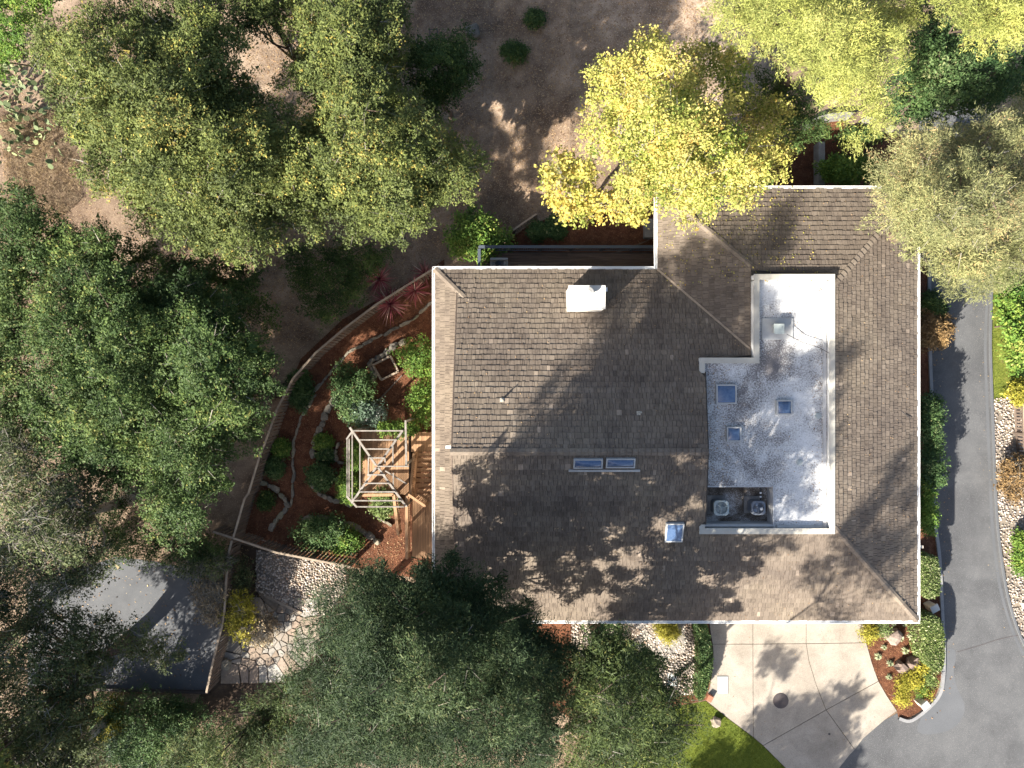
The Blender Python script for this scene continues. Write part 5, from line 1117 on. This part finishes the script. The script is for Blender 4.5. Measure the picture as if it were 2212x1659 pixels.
# corner bed plants
cream = [((500, 880), 30), ((600, 900), 34), ((395, 880), 26), ((455, 1010), 48), ((560, 1000), 42), ((505, 1130), 46), ((300, 1100), 34), ((245, 1190), 44), ((360, 1255), 42), ((350, 1385), 36)]
where = ['close to the eave, middle of three', 'close to the eave, right of three', 'close to the eave, left of three', 'right of the upper boulder, bigger of the pair', 'right of the upper boulder, smaller of the pair', 'alone in the middle of the bed', 'smallest one left of the middle', 'at the curved driveway edge, upper', 'left of the flat-topped boulder', 'lowest one below the boulders']
def rosette(name, x, y, rad, h, n, mat, label, cat, group, wdt=.10, arch=.35, z0=0.0, stem=False):
    p = GS(x, y); g0 = p.z + z0; r = empty(name, (p.x, p.y, p.z), label, cat, group); mb = MB()
    for i in range(n):
        a = random.uniform(0, 2 * math.pi); el = random.uniform(.05, 1.25); L_ = rad * random.uniform(.75, 1.1); w_ = wdt * rad * random.uniform(.7, 1.2)
        d = Vector((math.cos(a), math.sin(a), 0)); s = Vector((-d.y, d.x, 0)); pts = []
        for q in (0, .35, .7, 1.0): pts.append(Vector((p.x, p.y, g0 + h * .3)) + d * L_ * math.cos(el) * q + Vector((0, 0, L_ * math.sin(el) * q - arch * L_ * q * q * math.cos(el))))
        ws = (.6, 1, .7, .05); tn = min(1, max(0, random.gauss(.45, .25)))
        for k in range(3): mb.face([pts[k] - s * w_ * ws[k] / 2, pts[k + 1] - s * w_ * ws[k + 1] / 2, pts[k + 1] + s * w_ * ws[k + 1] / 2, pts[k] + s * w_ * ws[k] / 2], tn)
    mb.build('leaves', M['L_' + mat], r)
    if stem: MB().cyl((p.x, p.y), .06, p.z - .05, g0 + h * .35, 8).build('stem', M['bark'], r)
    return r
for (c, rr), wl in zip(cream, where): rosette('cream_plant', *r4(*c), rr * .2532 * .0212, .3, 90, 'cream', 'pale cream-leaved tuft ' + wl, 'plant', 'cream tufts in the corner bed', .16, .5)
for (zx, zy, rr, mt, lb) in ((170, 965, 78, 'gold', 'yellow-green shrub at the driveway end of the south eave'), (285, 925, 62, 'hedge', 'green shrub tucked under the eave beside the yellow-green one'), (670, 1300, 62, 'gold', 'golden shrub just right of the paired boulders'),
                             (590, 1420, 78, 'gold', 'largest golden shrub in the lower half of the corner bed'), (745, 1400, 66, 'hedge', 'olive shrub between the golden ones and the kerb'), (505, 1490, 66, 'gold', 'golden shrub on the driveway side above the lowest one'),
                             (490, 1605, 70, 'gold', 'lowest yellow shrub beside the white pillar'), (670, 1530, 48, 'bright', 'round bright green shrub beside the white pillar'), (735, 1560, 40, 'gold', 'small yellow shrub at the kerb side of the round green one')):
    x, y = r4(zx, zy); bush(x, y, rr * .2532, .55 + rr * .002, mt, lb, src=True, leaf=.065, dens=30, lr=.24, group='shrubs in the corner bed')
for x, y, rr, zz, lb in ((932, 687, 1.05, .5, 'brightest red spiky cordyline, upper left of the group by the fence'), (1020, 717, .98, .9, 'red spiky cordyline nearest the west gutter'), (959, 747, 1.15, .6, 'largest and lowest dark red spiky cordyline'), (1040, 672, .85, .3, 'dull dark cordyline half hidden at the roof corner')):
    rosette('cordyline', x, y, rr, .5, 95, 'red', lb, 'cordyline', 'red cordylines by the west gutter', .045, .25, zz, True)
# prickly pear pads on the left border
for i, (x, y, lb) in enumerate(((35, 170, 'upper prickly pear clump at the left border'), (75, 275, 'lower prickly pear clump beside the dry grass'))):
    p = G(x, y); r = empty('prickly_pear', (p.x, p.y, p.z), lb, 'cactus', 'prickly pears at the left border')
    for k in range(120):
        c = Vector((p.x + random.gauss(0, .95), p.y + random.gauss(0, 1.0), p.z + random.uniform(.2, 1.5))); n = Vector((random.gauss(0, 1), random.gauss(0, 1), random.gauss(.6, .6))).normalized(); u_ = n.cross(Vector((0, 0, 1))).normalized(); v_ = n.cross(u_)
        mb = MB(); rr = random.uniform(.11, .19); tn = random.random(); f0 = [c + (u_ * math.cos(a) * .8 + v_ * math.sin(a)) * rr + n * .015 for a in [2 * math.pi * q / 9 for q in range(9)]]; f1 = [q - n * .03 for q in f0]
        mb.raw(f0 + f1, [tuple(range(9)), tuple(range(17, 8, -1))] + [(q, q + 9, (q + 1) % 9 + 9, (q + 1) % 9) for q in range(9)], tn); mb.build('pad', M['L_cactus'], r)

# ------------------------------------------------------------------ ground litter and grass (stuff)
scatter('grass', LAWN, 45000, 'grass', .10, .22, 'short bright green lawn grass beside the driveway', 'grass', (.01, .03), mode='up', off=.012)
scatter('grass', BANK, 16000, 'bankg', .12, .12, 'yellow-green rough grass on the bank right of the road', 'grass', (.01, .06), mode='up', off=.012)
scatter('dry_grass', [(0, 250), (120, 230), (170, 330), (180, 430), (120, 480), (20, 440)], 9000, 'dry', .35, .05, 'dry tan grass clumps below the prickly pears', 'dry grass', (.02, .25), mode='up')
scatter('bark_chips', GARDEN, 15000, 'chips', .075, .45, 'red-brown bark chips in the west garden', 'bark chips', off=.006, z=(.005, .03))
scatter('bark_chips', NBED, 5000, 'chips', .075, .45, 'red-brown bark chips in the bed behind the terrace', 'bark chips', off=.006, z=(.005, .03))
scatter('bark_chips', EBED, 8000, 'chips', .075, .45, 'red-brown bark chips in the bed beside the road', 'bark chips', off=.008, z=(.005, .03))
scatter('bark_chips', NEBED, 3000, 'chips', .075, .45, 'red-brown bark chips in the shaded north-east bed', 'bark chips', off=.006, z=(.005, .03))
DIRT = [(560, -40), (1600, -40), (1500, 120), (1250, 320), (1160, 470), (1080, 500), (960, 560), (740, 680), (640, 760), (500, 700), (500, 300)]
scatter('leaf_litter', DIRT, 26000, 'litter', .085, .5, 'fallen brown leaves over the bare dirt slope', 'leaf litter', z=(.005, .03))
scatter('leaf_litter', LANE, 220, 'litter', .11, .6, 'scattered fallen leaves on the asphalt lane', 'leaf litter', z=(.005, .02), off=.012, quad=True)
scatter('leaf_litter', [(0, 60), (420, 60), (700, 500), (560, 800), (0, 900)], 6000, 'litter', .09, .5, 'fallen leaves under the oaks', 'leaf litter', z=(.005, .03))
scatter('leaf_litter', [(930, 1160), (500, 1165), (480, 1330), (660, 1330)], 1200, 'litter', .08, .5, 'fallen leaves round the garden fence corner', 'leaf litter', z=(.01, .03), off=.02)
# fallen leaves caught on the shakes below the sycamore and elsewhere
def roof_leaves(name, n, boxr, mat, label, ln=.07):
    X = RNG.uniform(boxr[0], boxr[2], n); Y = RNG.uniform(boxr[1], boxr[3], n); pos = []
    for x, y in zip(X, Y):
        for key in ('N', 'S', 'W2', 'NN', 'E'):
            zf, a, b_, o_, poly = planes[key]
            if inside(poly, np.array(x), np.array(y)): pos.append((x, y, zf(x, y) + .055)); break
        else:
            if inside(fl, np.array(x), np.array(y)): pos.append((x, y, FZ + .012))
    pos = np.array(pos); N = len(pos); s_ = ln * RNG.uniform(.5, 1.5, N)
    me = tri_mesh(name, pos, RNG.normal(size=(N, 3)) * [1, 1, .2], RNG.normal(size=(N, 3)) * .3 + [0, 0, 1], s_, s_ * .6, .5 + RNG.normal(size=N) * .25, True)
    link(name, me, M['L_' + mat], label=label, cat='fallen leaves', kind='stuff')
roof_leaves('fallen_leaves', 500, (6.8, 4.5, 13.5, 9.0), 'yellowor', 'yellow fallen leaves on the north wing shakes')
roof_leaves('fallen_leaves', 1500, (-2.4, -10.9, 18.7, 9.0), 'litter', 'scattered small brown leaves on the shake slopes', .05)
roof_leaves('fallen_leaves', 500, (8.6, -6.2, 9.6, .8), 'litter', 'brown debris drifted along the west side of the white roof', .05)
roof_leaves('fallen_leaves', 350, (13.2, -6.2, 13.7, 4.5), 'litter', 'brown debris drifted along the east parapet of the white roof', .045)
scatter('leaf_litter', [(2006, 600), (2030, 600), (2060, 1200), (2062, 1500), (2040, 1560), (1990, 1560), (2036, 1480), (2034, 1300), (2018, 1100)], 110, 'litter', .08, .6, 'few fallen leaves along the house side of the road', 'leaf litter', z=(.005, .02), off=.012, quad=True)
scatter('leaf_litter', [(2100, 640), (2138, 640), (2170, 1290), (2230, 1440), (2180, 1440), (2120, 1200)], 60, 'dry', .07, .6, 'few dry leaves along the pebble side of the road', 'leaf litter', z=(.005, .02), off=.012, quad=True)
scatter('leaf_litter', [(1530, 1345), (1860, 1345), (1930, 1535), (1820, 1655), (1700, 1655), (1530, 1510)], 70, 'litter', .06, .6, 'few small leaves on the pale driveway slabs', 'leaf litter', z=(.033, .045), quad=True)
print('leaves', NLEAF[0], 'shakes', len(shakes))
